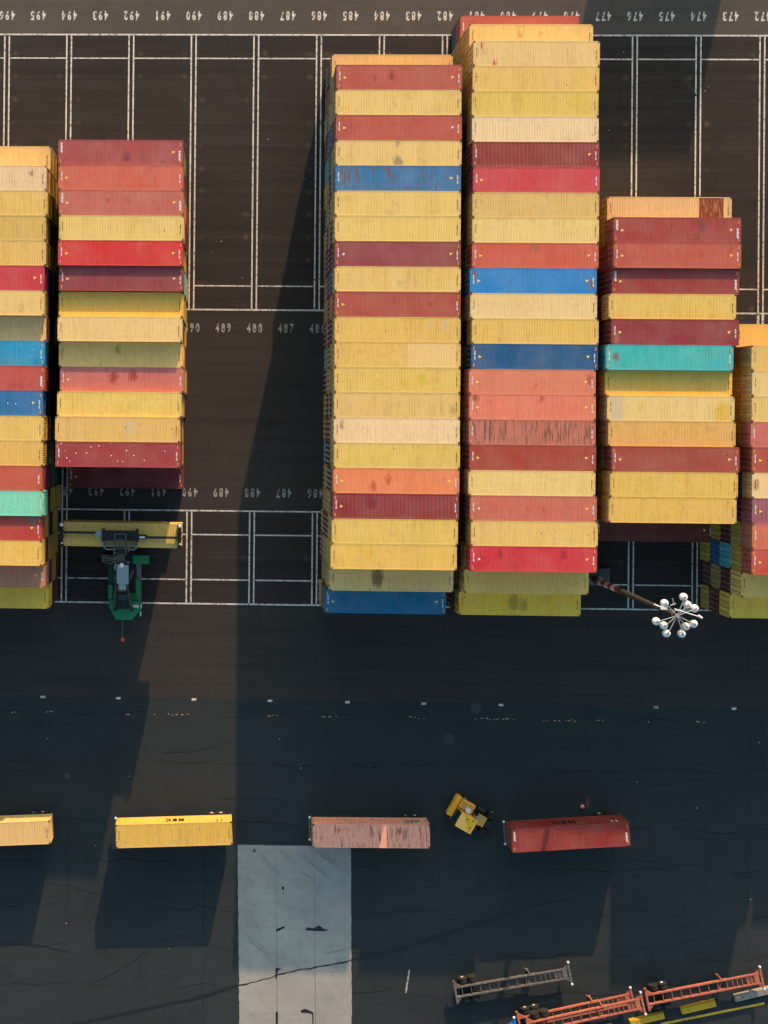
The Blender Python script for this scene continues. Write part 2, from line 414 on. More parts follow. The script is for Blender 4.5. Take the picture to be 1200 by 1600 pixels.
# white dashes and the ghost of a yellow line along the edge of the apron
for x, y in ((-19.09, -30.37), (-10.94, -30.39), (-2.81, -30.4), (5.35, -30.42), (13.64, -30.45), (21.76, -30.48), (29.99, -30.5), (46.37, -30.51), (54.59, -30.52)):
    part('painted_dash', MB().flat([(x - .27, y - .14), (x + .22, y - .14), (x + .27, y + .1), (x - .22, y + .1)], .013), M['line'], gnd)
for x0, x1 in ((-22.5, -21.9), (-18.9, -18.2), (-10.1, -9.8), (-7.1, -6.7), (-5.6, -3.0), (5.1, 6.4), (10.9, 12.6), (20.2, 21.8), (27.2, 29.2), (29.5, 31.6), (34.4, 37.8), (40.1, 41.0), (45.5, 46.), (50.6, 51.5)):
    x = x0
    while x < x1:          # what the traffic has left of a yellow line: short chips
        q = R.uniform(.10, .42); yy = -32.04 + R.uniform(-.10, .10); hh = R.uniform(.03, .075)
        part('paint_chip', MB().flat([(x, yy - hh), (x + q, yy - hh * .7), (x + q * .9, yy + hh), (x + q * .1, yy + hh * .8)], .013), M['yellow_worn'], gnd)
        x += q + R.uniform(.05, .5)
part('painted_line', MB().flat([(47.1, -64.27), (58.0, -61.82), (58.0, -61.58), (47.1, -64.02)], .013), M['yellow_line'], gnd)
part('painted_line', MB().flat([(20.4, -58.9), (20.55, -58.9), (20.2, -61.4), (20.02, -61.4)], .013), M['line_worn'], gnd)

# tar line that wanders across apron and concrete
tp = [(-16, -65.6), (-11.64, -64.71), (-7, -63.5), (-2.72, -62.6), (2.21, -61.0), (5, -60.3), (7.53, -59.4), (11, -58.8), (14.35, -58.01), (17.4, -57.2), (20.48, -56.38), (24.55, -54.94), (29.29, -53.41), (34.02, -51.7), (39, -50.9)]
pts = []
for a, b in zip(tp[:-1], tp[1:]):
    for k in range(6):
        t = k / 6; pts.append((a[0] + (b[0] - a[0]) * t, a[1] + (b[1] - a[1]) * t + R.uniform(-.07, .07)))
mb = MB(); n = len(pts)
for i, (x, y) in enumerate(pts):
    wd = (.07 if 2 < x < 14.4 else .16) * R.uniform(.6, 1.3) * (1.4 if x > 17 and x < 29 else 1)
    mb.add([(x, y - wd, .023), (x, y + wd, .023)], [])
mb.f = [(2 * i, 2 * i + 2, 2 * i + 3, 2 * i + 1) for i in range(n - 1)]
part('tar_crack', mb, M['tar'], gnd)
crack_z = [.0145]
# further hairline cracks in the apron
def crack(x0, y0, ang, length, wd=.05, jit=.25):
    x, y, pts = x0, y0, []; crack_z[0] += .0003
    n = int(length / .7)
    for i in range(n):
        pts.append((x, y)); ang += R.uniform(-jit, jit) * .6
        x += .7 * math.cos(ang); y += .7 * math.sin(ang)
    mb = MB()
    for x, y in pts:
        q = wd * R.uniform(.35, 1.25); mb.add([(x, y - q, crack_z[0]), (x + .02, y + q, crack_z[0])], [])
    mb.f = [(2 * i, 2 * i + 2, 2 * i + 3, 2 * i + 1) for i in range(len(pts) - 1)]
    if mb.f: part('crack', mb, M['tar'], gnd)
for a in ((-24, -38.2, -.05, 12), (-22, -44.5, 0, 9), (-20, -50.5, -.1, 14), (-6, -36.2, 0, 9), (16, -34.8, 0, 16), (33, -40.2, -.1, 13), (44, -38.9, -.08, 12), (41, -47, 0, 17),
          (38, -52.5, .1, 10), (30, -50, -.2, 7), (45, -56, .05, 10), (0, -41, -.1, 8), (-14, -61, .05, 14), (22, -44, .1, 6), (50, -44.5, .0, 9), (-2.5, -53, -1.55, 9), (-23, -57, .0, 8)):
    crack(*a)

# concrete pad: slabs with open joints
pad = struct('concrete_pad', MB().flat([(2.0, -45.9), (14.15, -45.85), (14.45, -75), (2.75, -75)], .010), plain('joint_filler', (.17, .165, .15), .8))
xs = [2.02, 6.13, 10.22, 14.14]; ys = [-45.93, -50.2, -54.72, -59.3, -63.93, -68.5, -73]
for i in range(3):
    for j in range(6):
        sh = lambda y: (y + 45.9) * -.018
        x0, x1 = xs[i] + .012, xs[i + 1] - .012; y1, y0 = ys[j] - .012, ys[j + 1] + .012
        cs = [(x0 + sh(y0), y0), (x1 + sh(y0) * .75, y0), (x1 + sh(y1) * .75, y1), (x0 + sh(y1), y1)]
        pl = []
        for k in range(4):      # broken edges towards the asphalt
            a, b = cs[k], cs[(k + 1) % 4]; pl.append(a)
            outer = (k == 1 and i == 2) or (k == 3 and i == 0) or (k == 2 and j == 0)
            if outer:
                for q in range(1, 12):
                    d = R.uniform(-.05, .045); pl.append((a[0] + (b[0] - a[0]) * q / 12 + (d if k != 2 else 0), a[1] + (b[1] - a[1]) * q / 12 + (d if k == 2 else 0)))
        part('concrete_slab', MB().prism(pl, 0, .014 + R.uniform(0, .002)), M['slab'], pad)
# patched joints (black filler) on the pad
for poly in ([(6.2, -54.9), (7.1, -54.8), (7.15, -54.5), (6.9, -54.6), (6.75, -54.95), (6.2, -55.15)],
             [(9.3, -54.9), (9.6, -54.6), (10.2, -54.7), (10.8, -54.35), (11.3, -54.75), (11.9, -54.85), (11.3, -55.0), (9.5, -54.95)],
             [(6.18, -59.0), (6.8, -59.05), (6.45, -59.35), (6.3, -60.2), (6.2, -60.2)],
             [(6.25, -63.7), (6.5, -63.7), (6.5, -65.5), (6.27, -65.5)],
             [(8.9, -63.5), (9.4, -63.3), (9.9, -63.5), (10.3, -63.7), (10.3, -65.2), (10.2, -65.2), (10.15, -63.85), (9.5, -63.75), (9.0, -63.75)],
             [(6.75, -50.3), (7.05, -50.35), (7.0, -50.7), (6.8, -50.6)], [(6.8, -50.95), (7.0, -50.95), (6.95, -51.15)],
             [(3.7, -46.4), (3.95, -46.35), (3.9, -46.7), (3.7, -46.65)]):
    part('joint_patch', MB().flat(poly, .0195), M['tar'], pad)
M['scuff_pale'] = plain('tyre_scuff_on_concrete', (.195, .188, .172), .9, vary=.9, scale=1.5, dark=(1.3, 1.3, 1.28))
zz = [.0185]
for x, y, ln, a in ((4.2, -46.9, 4.2, -.80), (4.5, -46.8, 4.0, -.80), (6.6, -46.4, 2.6, -.85), (6.95, -46.4, 2.3, -.85), (8.6, -46.6, 4.6, -.72), (8.9, -46.5, 4.4, -.70), (9.6, -47.6, 3.4, -.62), (10.5, -46.5, 4.0, -.6), (10.7, -46.3, 3.8, -.58), (3.0, -49.2, 1.6, -.9), (3.2, -55.6, 3.6, -.62), (3.2, -56.0, 3.4, -.62), (4.0, -54.3, 1.2, -.8), (8.7, -48.6, 2.0, -.5), (11.4, -57.4, 3.0, .25), (3.0, -51.9, 1.4, -.5)):
    c_, s_ = math.cos(a), math.sin(a); wd = R.uniform(.05, .10); zz[0] += .0004
    part('tyre_mark', MB().flat([(x + s_ * wd, y - c_ * wd), (x + c_ * ln * .5 + s_ * wd * 1.3, y + s_ * ln * .5 - c_ * wd * 1.3), (x + c_ * ln, y + s_ * ln), (x + c_ * ln * .5 - s_ * wd, y + s_ * ln * .5 + c_ * wd), (x - s_ * wd * .6, y + c_ * wd * .6)], zz[0]), M['scuff_pale'], pad)
def ring(name, x, y, r, mat, z=.012, parent=None, n=20, h=.02):
    return part(name, MB().tube((x, y, 0), (x, y, z + h), r, r, n), M[mat], parent or gnd)
ring('manhole_cover', 27.27, -30.9, .62, 'iron'); ring('manhole_cover', 24.51, -34.26, .62, 'iron')
arc_z = [.0060]
def arc_mark(cx, cy, r, a0, a1, wd):
    mb = MB(); n = max(4, int(abs(a1 - a0) * r / 1.2)); arc_z[0] += .0004
    for k in range(n + 1):
        a = a0 + (a1 - a0) * k / n; e = min(k, n - k) / n; q = wd * (.25 + 1.1 * min(.5, e * 2)) * R.uniform(.8, 1.15)
        for s in (-1, 1): mb.v.append((cx + (r + s * q) * math.cos(a), cy + (r + s * q) * math.sin(a), arc_z[0])); mb.g.append(0.)
    mb.f = [(2 * k, 2 * k + 1, 2 * k + 3, 2 * k + 2) for k in range(n)]
    part('tyre_mark', mb, M['scuff'], gnd)
for cx, cy, r, a0, a1 in ((20, -60, 22, 1.2, 2.3), (20, -60, 20.1, 1.25, 2.1), (34, -78, 30, 1.3, 2.0), (34, -78, 28.2, 1.35, 1.95), (-20, -70, 18, .6, 1.6), (-20, -70, 16.2, .7, 1.5), (50, -25, 16, 3.6, 4.9), (50, -25, 14.3, 3.7, 4.8),
                         (2, -20, 17, 3.5, 4.6), (2, -20, 15.2, 3.6, 4.5), (48, -72, 26, 1.5, 2.4), (48, -72, 24.2, 1.55, 2.3), (-4, -48, 9, 2.2, 4.), (-4, -48, 7.4, 2.3, 3.8), (26, -22, 24, 4.3, 5.2), (26, -22, 22.3, 4.35, 5.1), (-18, -25, 9, 3.9, 5.6)):
    arc_mark(cx, cy, r, a0, a1, .13)
ring('manhole_cover', -16.38, -38.83, .36, 'iron')
# oily tyre marks
for x, y, a, l in ((49.4, 35.6, -.9, 2.6),):
    dx, dy = math.cos(a) * l / 2, math.sin(a) * l / 2; nx, ny = -math.sin(a) * .16, math.cos(a) * .16
    part('tyre_mark', MB().flat([(x - dx + nx, y - dy + ny), (x + nx * 1.6, y + ny * 1.6 + .1), (x + dx, y + dy), (x + dx * .9 - nx, y + dy * .9 - ny), (x - nx, y - ny), (x - dx - nx, y - dy - ny)], .0125), M['rubber_mark'], gnd)

# ------------------------------------------------------------------ shipping containers
CL, CW = 12.192, 2.438
HL, HW = CL / 2, CW / 2
HT = {0: 2.591, 1: 2.896}
RIM = .12
def corr(n, u0, u1, depth):
    """trapezoid profile: list of (u, offset, groove) from u0 to u1"""
    p = [(u0, 0, 0)]; s = (u1 - u0) / n
    for i in range(n):
        a = u0 + s * i
        p += [(a + s * .30, 0, 0), (a + s * .42, -depth, 1), (a + s * .78, -depth, 1), (a + s * .90, 0, 0)]
    p.append((u1, 0, 0)); return p
def roof_mesh(n, depth):
    mb = MB(); pr = corr(n, -HL + .30, HL - .30, depth)
    pr = [(-HL + .06, 0, 0)] + pr + [(HL - .06, 0, 0)]
    y = HW - .05; ye = HW - .17
    vs, g = [], []
    for u, o, gr in pr:
        for yy, oo in ((-y, 0), (-ye, o), (ye, o), (y, 0)):
            vs.append((u, yy, oo)); g.append(float(gr) if oo else 0.)
    fs = []
    for i in range(len(pr) - 1):
        for j in range(3):
            a = i * 4 + j; fs.append((a, a + 4, a + 5, a + 1))
    mb.add(vs, fs, g); return mb
def wall_mesh(h, n, depth, half, sgn_along_x=True):
    """corrugated wall in the local XZ plane facing +Y (ribs vertical), from z=.16 to h-.12"""
    mb = MB(); pr = corr(n, -half, half, depth)
    vs, g = [], []
    for u, o, gr in pr:
        for z, oo in ((.15, 0), (.26, o), (h - .2, o), (h - .09, 0)):
            vs.append((u, oo, z)); g.append(float(gr) * .6 if oo else 0.)
    fs = []
    for i in range(len(pr) - 1):
        for j in range(3):
            a = i * 4 + j; fs.append((a, a + 1, a + 5, a + 4))
    mb.add(vs, fs, g); return mb
def rot_z(mb, ang, off=(0, 0, 0)):
    c, s = round(math.cos(ang)), round(math.sin(ang))
    mb.v = [(x * c - y * s + off[0], x * s + y * c + off[1], z + off[2]) for x, y, z in mb.v]; return mb
def frame_mb(h):
    mb = MB(); e = HL - .17; t = .006
    for s in (-1, 1):
        y0, y1 = sorted((s * HW, s * (HW - .07)))
        mb.box(-e, e, y0, y1, h - .09, h - t); mb.box(-e, e, y0, y1, .02, .16)
        for q in (-1, 1):
            x0, x1 = sorted((q * HL, q * (HL - .16))); yy0, yy1 = sorted((s * HW, s * (HW - .15)))
            mb.box(x0, x1, yy0, yy1, .12, h - .12)
    for q in (-1, 1):
        x0, x1 = sorted((q * (HL - .01), q * (HL - .12)))
        mb.box(x0, x1, -HW + .16, HW - .16, h - .11, h - t); mb.box(x0, x1, -HW + .16, HW - .16, .02, .15)
    return mb
def castings_mb(h):
    mb = MB()
    for sx in (-1, 1):
        for sy in (-1, 1):
            for z0, z1 in ((0, .118), (h - .118, h)):
                x0, x1 = sorted((sx * HL, sx * (HL - .178))); y0, y1 = sorted((sy * HW, sy * (HW - .162)))
                mb.box(x0, x1, y0, y1, z0, z1)
    return mb
def door_mb(h):       # leaf in the YZ plane facing -X, hinge at y=+-; centred on y=0
    mb = MB(); wd = .515
    mb.box(-.02, .03, -wd, wd, .17, h - .13)
    for k in range(4):
        z = .17 + (h - .30) * (k + .5) / 4; mb.box(-.035, -.02, -wd + .06, wd - .06, z - .22, z + .22)
    return mb
def rods_mb(h):
    mb = MB()
    for y in (-.30, .24):
        mb.tube((-.075, y, .10), (-.075, y, h - .07), .03, .03, 6)
        for z in (.3, h * .5, h - .3): mb.box(-.10, -.03, y - .06, y + .06, z - .03, z + .03)
        mb.box(-.11, -.085, y, y + .24, 1.0, 1.06)
    return mb
MESH = {}
for hc, h in HT.items():
    MESH['frame', hc] = frame_mb(h); MESH['castings', hc] = castings_mb(h)
    MESH['wall', hc] = wall_mesh(h, 38, .036, HL - .16)
    MESH['front', hc] = rot_z(wall_mesh(h, 9, .045, HW - .15), -PI / 2, (0, 0, 0))
    MESH['door', hc] = door_mb(h); MESH['rods', hc] = rods_mb(h)
MESH['roof', 0] = roof_mesh(46, .012); MESH['roof', 1] = roof_mesh(31, .028)
ME = {}
for k, mb in MESH.items():
    ME[k] = mb.mesh(k[0], M['casting'] if k[0] == 'castings' else M['rod'] if k[0] == 'rods' else M['paint'])
# lettering plates on the roof: a column of small characters
def mark_mb(n, ln, wd, seed=1):
    mb = MB(); s = ln / n; q = random.Random(seed)
    for i in range(n):
        if n > 8 and i in (4, 11): continue
        y = -ln / 2 + s * (i + .5); a = wd / 2 * q.uniform(.65, 1); b = wd / 2 * q.uniform(.55, 1)
        mb.box(-a, b, y - s * .40, y + s * .40, 0, .006)
    return mb
ME['mark_w'] = mark_mb(11, .86, .15).mesh('number_marking', M['white'])
ME['mark_plate'] = mark_mb(6, .98, .24).mesh('number_marking', M['white'])
ME['mark_d'] = mark_mb(11, .92, .085).mesh('number_marking', M['dark_mark'])
ME['tri'] = MB().prism([(-.15, -.14), (.17, 0), (-.15, .15)], 0, .006).mesh('warning_mark', M['yellow_mark'])
ME['tri_w'] = MB().prism([(-.12, -.11), (.10, -.08), (.12, .09), (-.07, .12)], 0, .006).mesh('warning_mark', M['white'])
mb = MB()
for y in (-.95, .70):
    for k in range(2): mb.box(-.05, .05, y + k * .17 - .06, y + k * .17 + .07, 0, .006)
ME['edge'] = mb.mesh('edge_marking', M['orange_mark'])

KC = 0.87      # photograph colour of a sunlit roof -> paint colour
def paint_of(c):
    l = lin(c)
    if c[0] > 1.5 * c[1] and c[2] > .8 * c[1] and c[0] < 250: l = (l[0] * .97, l[1] * 1.04, l[2] * .86)
    g = .3 * l[0] + .55 * l[1] + .15 * l[2]
    return tuple(max(.004, min(.88, (g + (v - g) * (1.12 if c[2] > c[0] else 1.0)) * KC)) for v in l) + (1,)
TEMPLATE = {}
def make_container(x, y, z, hc, rgb, label, rz=0, top=True, wide=0, rust=.1, speck=0, stains=(), scol=None, panel=None, pcol=None, marks=None, groupname='stacked shipping containers'):
    t = thing('shipping_container', label, 'shipping container', (x, y, z), rz, groupname)
    h = HT[hc]; c = paint_of(rgb)
    ps = [put('frame', ME['frame', hc], t), put('roof', ME['roof', wide], t, (0, 0, h - .012)),
          put('side_wall', ME['wall', hc], t, (0, HW - .02, 0)), put('side_wall', ME['wall', hc], t, (0, -HW + .02, 0), (0, 0, PI)),
          put('front_wall', ME['front', hc], t, (HL - .03, 0, 0))]
    put('corner_castings', ME['castings', hc], t)['kind'] = 'stuff'
    for s in (-1, 1):
        d = put('door', ME['door', hc], t, (-HL + .05, s * .54, 0)); ps.append(d)
        put('locking_rods', ME['rods', hc], d)
    for p in ps:
        p.color = c; p['rust'] = float(rust) * (1 if p.name.startswith('roof') else .35 if rust < .5 else .8)
    r = ps[1]
    r['speck'] = float(speck); r['stain_a'] = (0., 0., 0.); r['stain_b'] = (0., 0., 0.)
    for k, sv in zip(('stain_a', 'stain_b'), stains): r[k] = tuple(map(float, sv))
    r['stain_colour'] = lin(scol or (96, 60, 40))
    if panel: r['panel'] = tuple(map(float, panel)); r['panel_colour'] = tuple(v * KC for v in lin(pcol))
    if top:
        yel = rgb[1] > 160 and rgb[0] > 200
        mk = marks if marks is not None else ('d' if yel else 'w')
        if mk:
            me = ME['mark_d'] if mk == 'd' else ME['mark_plate'] if mk == 'p' else ME['mark_w']
            oy = (.12, -.10) if mk != 'p' else (.45, -.30)
            put('number_marking', me, t, (-HL + .34, oy[0], h - .009))['kind'] = 'stuff'; put('number_marking', me, t, (HL - .34, oy[1], h - .009))['kind'] = 'stuff'
            if mk in 'wp':
                if R.random() < .65: put('warning_mark', ME['tri'] if R.random() < .9 else ME['tri_w'], t, (-HL + .86, -.05, h - .009))
                if R.random() < .6: put('warning_mark', ME['tri'] if R.random() < .9 else ME['tri_w'], t, (HL - .92, .05, h - .009), (0, 0, .3))
                if R.random() < .6:
                    put('edge_marking', ME['edge'], t, (-HL + .24, 0, h - .003)); put('edge_marking', ME['edge'], t, (HL - .24, 0, h - .003))
    return t

BLOCK = {'A': "the left-edge block", 'B': "the reach stacker's block", 'C': "the left long block", 'D': "the right long block",
         'E': "the floodlight mast's block", 'F': "the right-edge block"}
ORD = 'first second third fourth fifth sixth seventh eighth ninth tenth eleventh twelfth thirteenth fourteenth fifteenth sixteenth seventeenth eighteenth nineteenth twentieth twenty-first twenty-second twenty-third twenty-fourth twenty-fifth'.split()
# per block, from its far (top of photo) end: x, y, tiers, high-cubes among them, colour, look, options
T = {
'A': [(-23.526, 25.59, 4, 2, (226, 190, 118), 'orange yellow', {}), (-23.545, 23.142, 5, 3, (234, 202, 155), 'pale cream', dict(rust=.2, stains=((4.6, .5, .25),))),
 (-23.396, 20.694, 5, 3, (230, 190, 105), 'warm yellow', {}), (-23.53, 18.246, 5, 3, (214, 178, 95), 'dull ochre', dict(rust=.15)),
 (-23.506, 15.798, 5, 3, (228, 186, 105), 'ochre yellow', {}), (-23.639, 13.35, 5, 3, (205, 62, 80), 'crimson red', {}),
 (-23.614, 10.902, 5, 3, (233, 197, 120), 'clean pale yellow', {}), (-23.552, 8.454, 5, 0, (250, 196, 130), 'shaded tan', dict(rust=.2)),
 (-23.574, 6.006, 5, 2, (62, 150, 195), 'sky blue', dict(rust=.1, speck=.6)), (-23.511, 3.558, 5, 3, (190, 76, 76), 'brick red', dict(marks='p')),
 (-23.675, 1.11, 5, 3, (62, 115, 165), 'speckled mid blue', dict(speck=.95, rust=.25)), (-23.588, -1.338, 5, 3, (231, 192, 105), 'yellow', {}),
 (-23.625, -3.786, 5, 3, (228, 182, 97), 'deep ochre yellow', {}), (-23.664, -6.234, 5, 3, (196, 86, 72), 'salmon red', dict(speck=.3)),
 (-23.483, -8.682, 5, 3, (135, 214, 186), 'mint green', dict(rust=.08)), (-23.718, -11.13, 5, 2, (188, 66, 62), 'half shaded red', dict(stains=((5.2, .9, .5),), scol=(110, 100, 105))),
 (-23.694, -13.578, 5, 2, (236, 191, 92), 'bright yellow', {}), (-23.628, -16.039, 4, 2, (200, 128, 100), 'shaded brown', dict(stains=((4.9, .8, .35),), scol=(110, 100, 105))),
 (-23.614, -18.496, 3, 2, (248, 200, 72), 'olive yellow', {})],
'B': [(-10.188, 25.624, 5, 4, (172, 76, 82), 'dusty maroon', dict(rust=.12, stains=((.6, -.5, .5),), scol=(120, 48, 55), marks='p')), (-10.149, 23.176, 5, 4, (208, 100, 88), 'salmon red', dict(stains=((2.6, .3, .2), (-1.2, .4, .16)), scol=(150, 60, 50))),
 (-10.078, 20.728, 5, 4, (198, 102, 100), 'dusty pink', dict(stains=((-1.3, .2, .28), (.8, -.6, .12)), scol=(135, 50, 50), marks='p')), (-10.039, 18.267, 5, 4, (231, 197, 115), 'pale yellow', {}),
 (-10.109, 15.806, 5, 4, (214, 54, 60), 'bright scarlet', dict(panel=(-.6, 1.6, .5), pcol=(200, 44, 52))), (-10.015, 13.358, 5, 3, (152, 62, 70), 'dark maroon', {}),
 (-10.082, 10.871, 5, 1, (248, 196, 84), 'shaded lemon yellow', {}), (-10.123, 8.423, 5, 3, (236, 200, 128), 'light apricot yellow', dict(rust=.06)),
 (-10.074, 5.975, 5, 0, (252, 200, 118), 'shaded pale yellow', dict(stains=((-.3, .5, .4),), scol=(140, 130, 40))), (-9.941, 3.527, 5, 0, (206, 112, 112), 'rusty rose pink', dict(stains=((-.8, .2, .5), (1.1, .4, .5)), scol=(130, 50, 40))),
 (-10.123, 1.079, 5, 2, (233, 198, 105), 'clear yellow', {}), (-10.264, -1.369, 5, 3, (228, 184, 105), 'speckled ochre', dict(speck=.75, stains=((1.2, .2, .7),), scol=(190, 165, 120))),
 (-10.209, -3.839, 5, 3, (162, 58, 68), 'speckled maroon', dict(speck=1.1)), (-10.179, -6.468, 1, 1, (120, 42, 50), 'lone low maroon', dict(marks='w'))],
'C': [(16.81, 35.544, 3, 2, (222, 180, 112), 'low orange yellow', {}), (16.835, 33.096, 5, 3, (186, 88, 82), 'red rust-spotted', dict(stains=((-.7, .2, .42), (-2.4, -.1, .3)), scol=(125, 45, 42))),
 (16.778, 30.648, 5, 3, (231, 197, 116), 'pale yellow', dict(stains=((-.3, -.2, .28),), scol=(175, 150, 90))), (16.83, 28.2, 5, 3, (188, 85, 77), 'brick red', {}),
 (16.836, 25.729, 5, 3, (232, 196, 120), 'soot-marked yellow', dict(stains=((-.1, -1.0, .62), (-.1, 1.05, .35)), scol=(130, 115, 90))), (16.795, 23.281, 5, 3, (66, 120, 165), 'steel blue rust-patched', dict(rust=.88)),
 (16.8, 20.833, 5, 3, (232, 197, 113), 'light yellow', {}), (16.806, 18.377, 5, 3, (232, 198, 112), 'clean yellow', {}),
 (16.827, 15.928, 5, 3, (152, 70, 77), 'dusty maroon', dict(speck=.1)), (16.848, 13.48, 5, 3, (230, 193, 112), 'smudged yellow', dict(panel=(-.9, .5, .6), pcol=(222, 186, 125), stains=((.2, -.4, .35),), scol=(180, 155, 95))),
 (16.853, 11.028, 5, 3, (177, 80, 73), 'brick red', dict(stains=((3.1, -.05, .16), (-.2, .1, .15)), scol=(110, 40, 38))), (16.874, 8.58, 5, 3, (230, 188, 100), 'ochre grey-scraped', dict(stains=((3.0, .4, .32), (4.6, .5, .38)), scol=(185, 165, 145))),
 (16.895, 6.128, 5, 3, (230, 189, 102), 'two-toned ochre', dict(panel=(1.0, 5.6, .75), pcol=(226, 190, 128))), (16.885, 3.68, 5, 3, (229, 192, 100), 'olive-stained yellow', dict(stains=((.7, -.3, .45), (2.4, .05, .55)), scol=(190, 165, 60))),
 (16.875, 1.232, 5, 3, (228, 190, 114), 'tan yellow', dict(stains=((5.4, -.4, .3),), scol=(150, 115, 70))), (16.88, -1.216, 5, 3, (240, 208, 158), 'peach cream', dict(rust=.12, stains=((-5.3, .45, .34),), scol=(110, 70, 40))),
 (16.916, -3.664, 5, 3, (228, 193, 100), 'plain yellow', {}), (16.876, -6.116, 5, 3, (233, 137, 88), 'rust-stained orange', dict(rust=.3, stains=((-2.2, -.5, .45), (-.75, .1, .4)), scol=(165, 75, 35))),
 (16.85, -8.564, 5, 3, (150, 54, 62), 'dark maroon broad-ribbed', dict(wide=1, stains=((-2.4, .2, .6),), scol=(115, 38, 45))), (16.778, -11.026, 5, 3, (228, 192, 100), 'yellow', {}),
 (16.691, -13.478, 5, 3, (231, 190, 94), 'warm yellow', dict(stains=((-2.3, .2, .4),), scol=(200, 155, 60))), (16.867, -15.952, 4, 2, (252, 204, 128), 'rusty khaki', dict(rust=.2, stains=((-1.4, .1, .75),), scol=(110, 70, 45))),
 (16.581, -18.54, 3, 2, (24, 106, 146), 'dark blue', dict(speck=.1))],
'D': [(30.2, 40.328, 2, 1, (185, 84, 80), 'low salmon red', {}), (30.165, 37.88, 4, 2, (226, 190, 118), 'soot-streaked yellow', dict(stains=((-1.1, .3, .3), (.9, .2, .25)), scol=(140, 110, 60))),
 (30.061, 35.432, 5, 3, (233, 196, 128), 'light tan red-patched', dict(stains=((-5.3, .75, .3), (-4.0, -.95, .35)), scol=(165, 60, 55))), (30.019, 32.984, 5, 3, (230, 190, 106), 'ochre yellow', {}),
 (29.961, 30.536, 5, 3, (225, 192, 96), 'mustard yellow', {}), (29.997, 28.088, 5, 3, (237, 208, 158), 'cream', {}),
 (30.078, 25.64, 5, 3, (152, 60, 64), 'maroon broad-ribbed', dict(wide=1)), (30.144, 23.192, 5, 3, (208, 70, 88), 'crimson', {}),
 (30.102, 20.745, 5, 3, (222, 184, 109), 'tan', dict(stains=((.8, .3, .2),), scol=(225, 190, 160))), (30.106, 18.297, 5, 3, (234, 202, 124), 'pale yellow', {}),
 (30.095, 15.849, 5, 3, (205, 94, 74), 'orange red', dict(rust=.12, stains=((.1, .8, .4),), scol=(120, 95, 75))), (29.93, 13.401, 5, 3, (60, 132, 197), 'bright blue rust-edged', dict(rust=.25, stains=((-5.7, .6, .4), (5.6, -.3, .45)), scol=(110, 85, 65))),
 (29.98, 10.953, 5, 3, (234, 204, 142), 'pale cream', dict(rust=.1)), (30.138, 8.505, 5, 3, (229, 189, 100), 'golden yellow', {}),
 (30.112, 6.057, 5, 3, (46, 90, 132), 'navy blue', dict(rust=.2)), (29.9, 3.609, 5, 3, (222, 126, 107), 'pale salmon', dict(rust=.12, stains=((.4, -.4, .22), (5.6, .3, .5)), scol=(150, 80, 60))),
 (29.935, 1.162, 5, 3, (226, 127, 100), 'salmon orange', dict(stains=((-5.5, .9, .45), (.9, .9, .3)), scol=(120, 75, 55))), (29.94, -1.286, 5, 3, (198, 112, 106), 'dull rusty pink', dict(rust=.95, speck=.1)),
 (30.005, -3.734, 5, 3, (170, 68, 57), 'plain brick red', {}), (29.948, -6.182, 5, 3, (233, 202, 124), 'light yellow', dict(stains=((-3.2, -.1, .35),), scol=(205, 178, 110))),
 (30.106, -8.63, 5, 3, (205, 107, 97), 'salmon pink', dict(stains=((-.5, -.1, .25), (1., -.2, .25)), scol=(150, 60, 55))), (30.218, -11.078, 5, 3, (231, 192, 109), 'clean yellow', dict(stains=((5.7, .5, .25),), scol=(130, 95, 50))),
 (30.161, -13.526, 5, 3, (209, 48, 68), 'crimson scuffed', dict(stains=((-3.2, .5, .4), (2.9, .5, .45)), scol=(135, 38, 48))), (30.143, -16.022, 4, 2, (255, 208, 108), 'shaded khaki', {}),
 (30.063, -18.54, 3, 2, (255, 206, 66), 'shaded olive yellow', dict(stains=((-.6, .1, .7), (.4, -.2, .55)), scol=(165, 130, 60)))],
'E': [(43.852, 20.838, 4, 2, (226, 190, 130), 'orange yellow rusty-ended', dict(panel=(2.9, 5.3, 1.), pcol=(125, 58, 35), rust=.15)), (43.6, 18.355, 5, 4, (166, 64, 67), 'maroon grey-patched', dict(marks='p', rust=.1, stains=((2.3, .4, .45), (1.9, -.6, .25)), scol=(100, 62, 60))),
 (43.618, 15.9, 5, 4, (191, 87, 78), 'brick red', dict(stains=((2.3, .1, .25),), scol=(150, 55, 45))), (43.568, 13.452, 5, 3, (160, 57, 60), 'half shaded dark red', dict(marks='p')),
 (43.28, 11.004, 5, 3, (229, 192, 100), 'yellow', dict(stains=((3.6, .5, .3), (3.9, -.75, .3)), scol=(185, 155, 70))), (43.46, 8.523, 5, 4, (148, 54, 64), 'dark maroon', dict(stains=((-5.6, -.6, .4),), scol=(150, 110, 85))),
 (42.944, 6.059, 5, 4, (82, 180, 180), 'teal', dict(rust=.12, stains=((-5.1, 0, .42), (5.2, -.7, .14)), scol=(110, 80, 50))), (43.067, 3.611, 5, 2, (246, 192, 80), 'shaded yellow', {}),
 (43.201, 1.163, 5, 3, (232, 202, 128), 'patchy pale yellow', dict(panel=(-5.7, -4.6, .9), pcol=(200, 178, 150), stains=((-2.8, .2, .4), (4.9, -.4, .9)), scol=(200, 160, 60))), (43.326, -1.285, 5, 3, (226, 175, 95), 'ochre', dict(stains=((-.8, .0, .2),), scol=(180, 135, 70))),
 (43.581, -3.733, 5, 4, (167, 72, 68), 'red', {}), (43.462, -6.181, 5, 4, (226, 187, 92), 'clean yellow', {}),
 (43.343, -8.651, 5, 4, (226, 184, 92), 'warm yellow', dict(stains=((5.3, .6, .25), (1., .1, .3)), scol=(190, 145, 70))), (45.18, -11.434, 1, 1, (124, 50, 52), 'lone low maroon', {})],
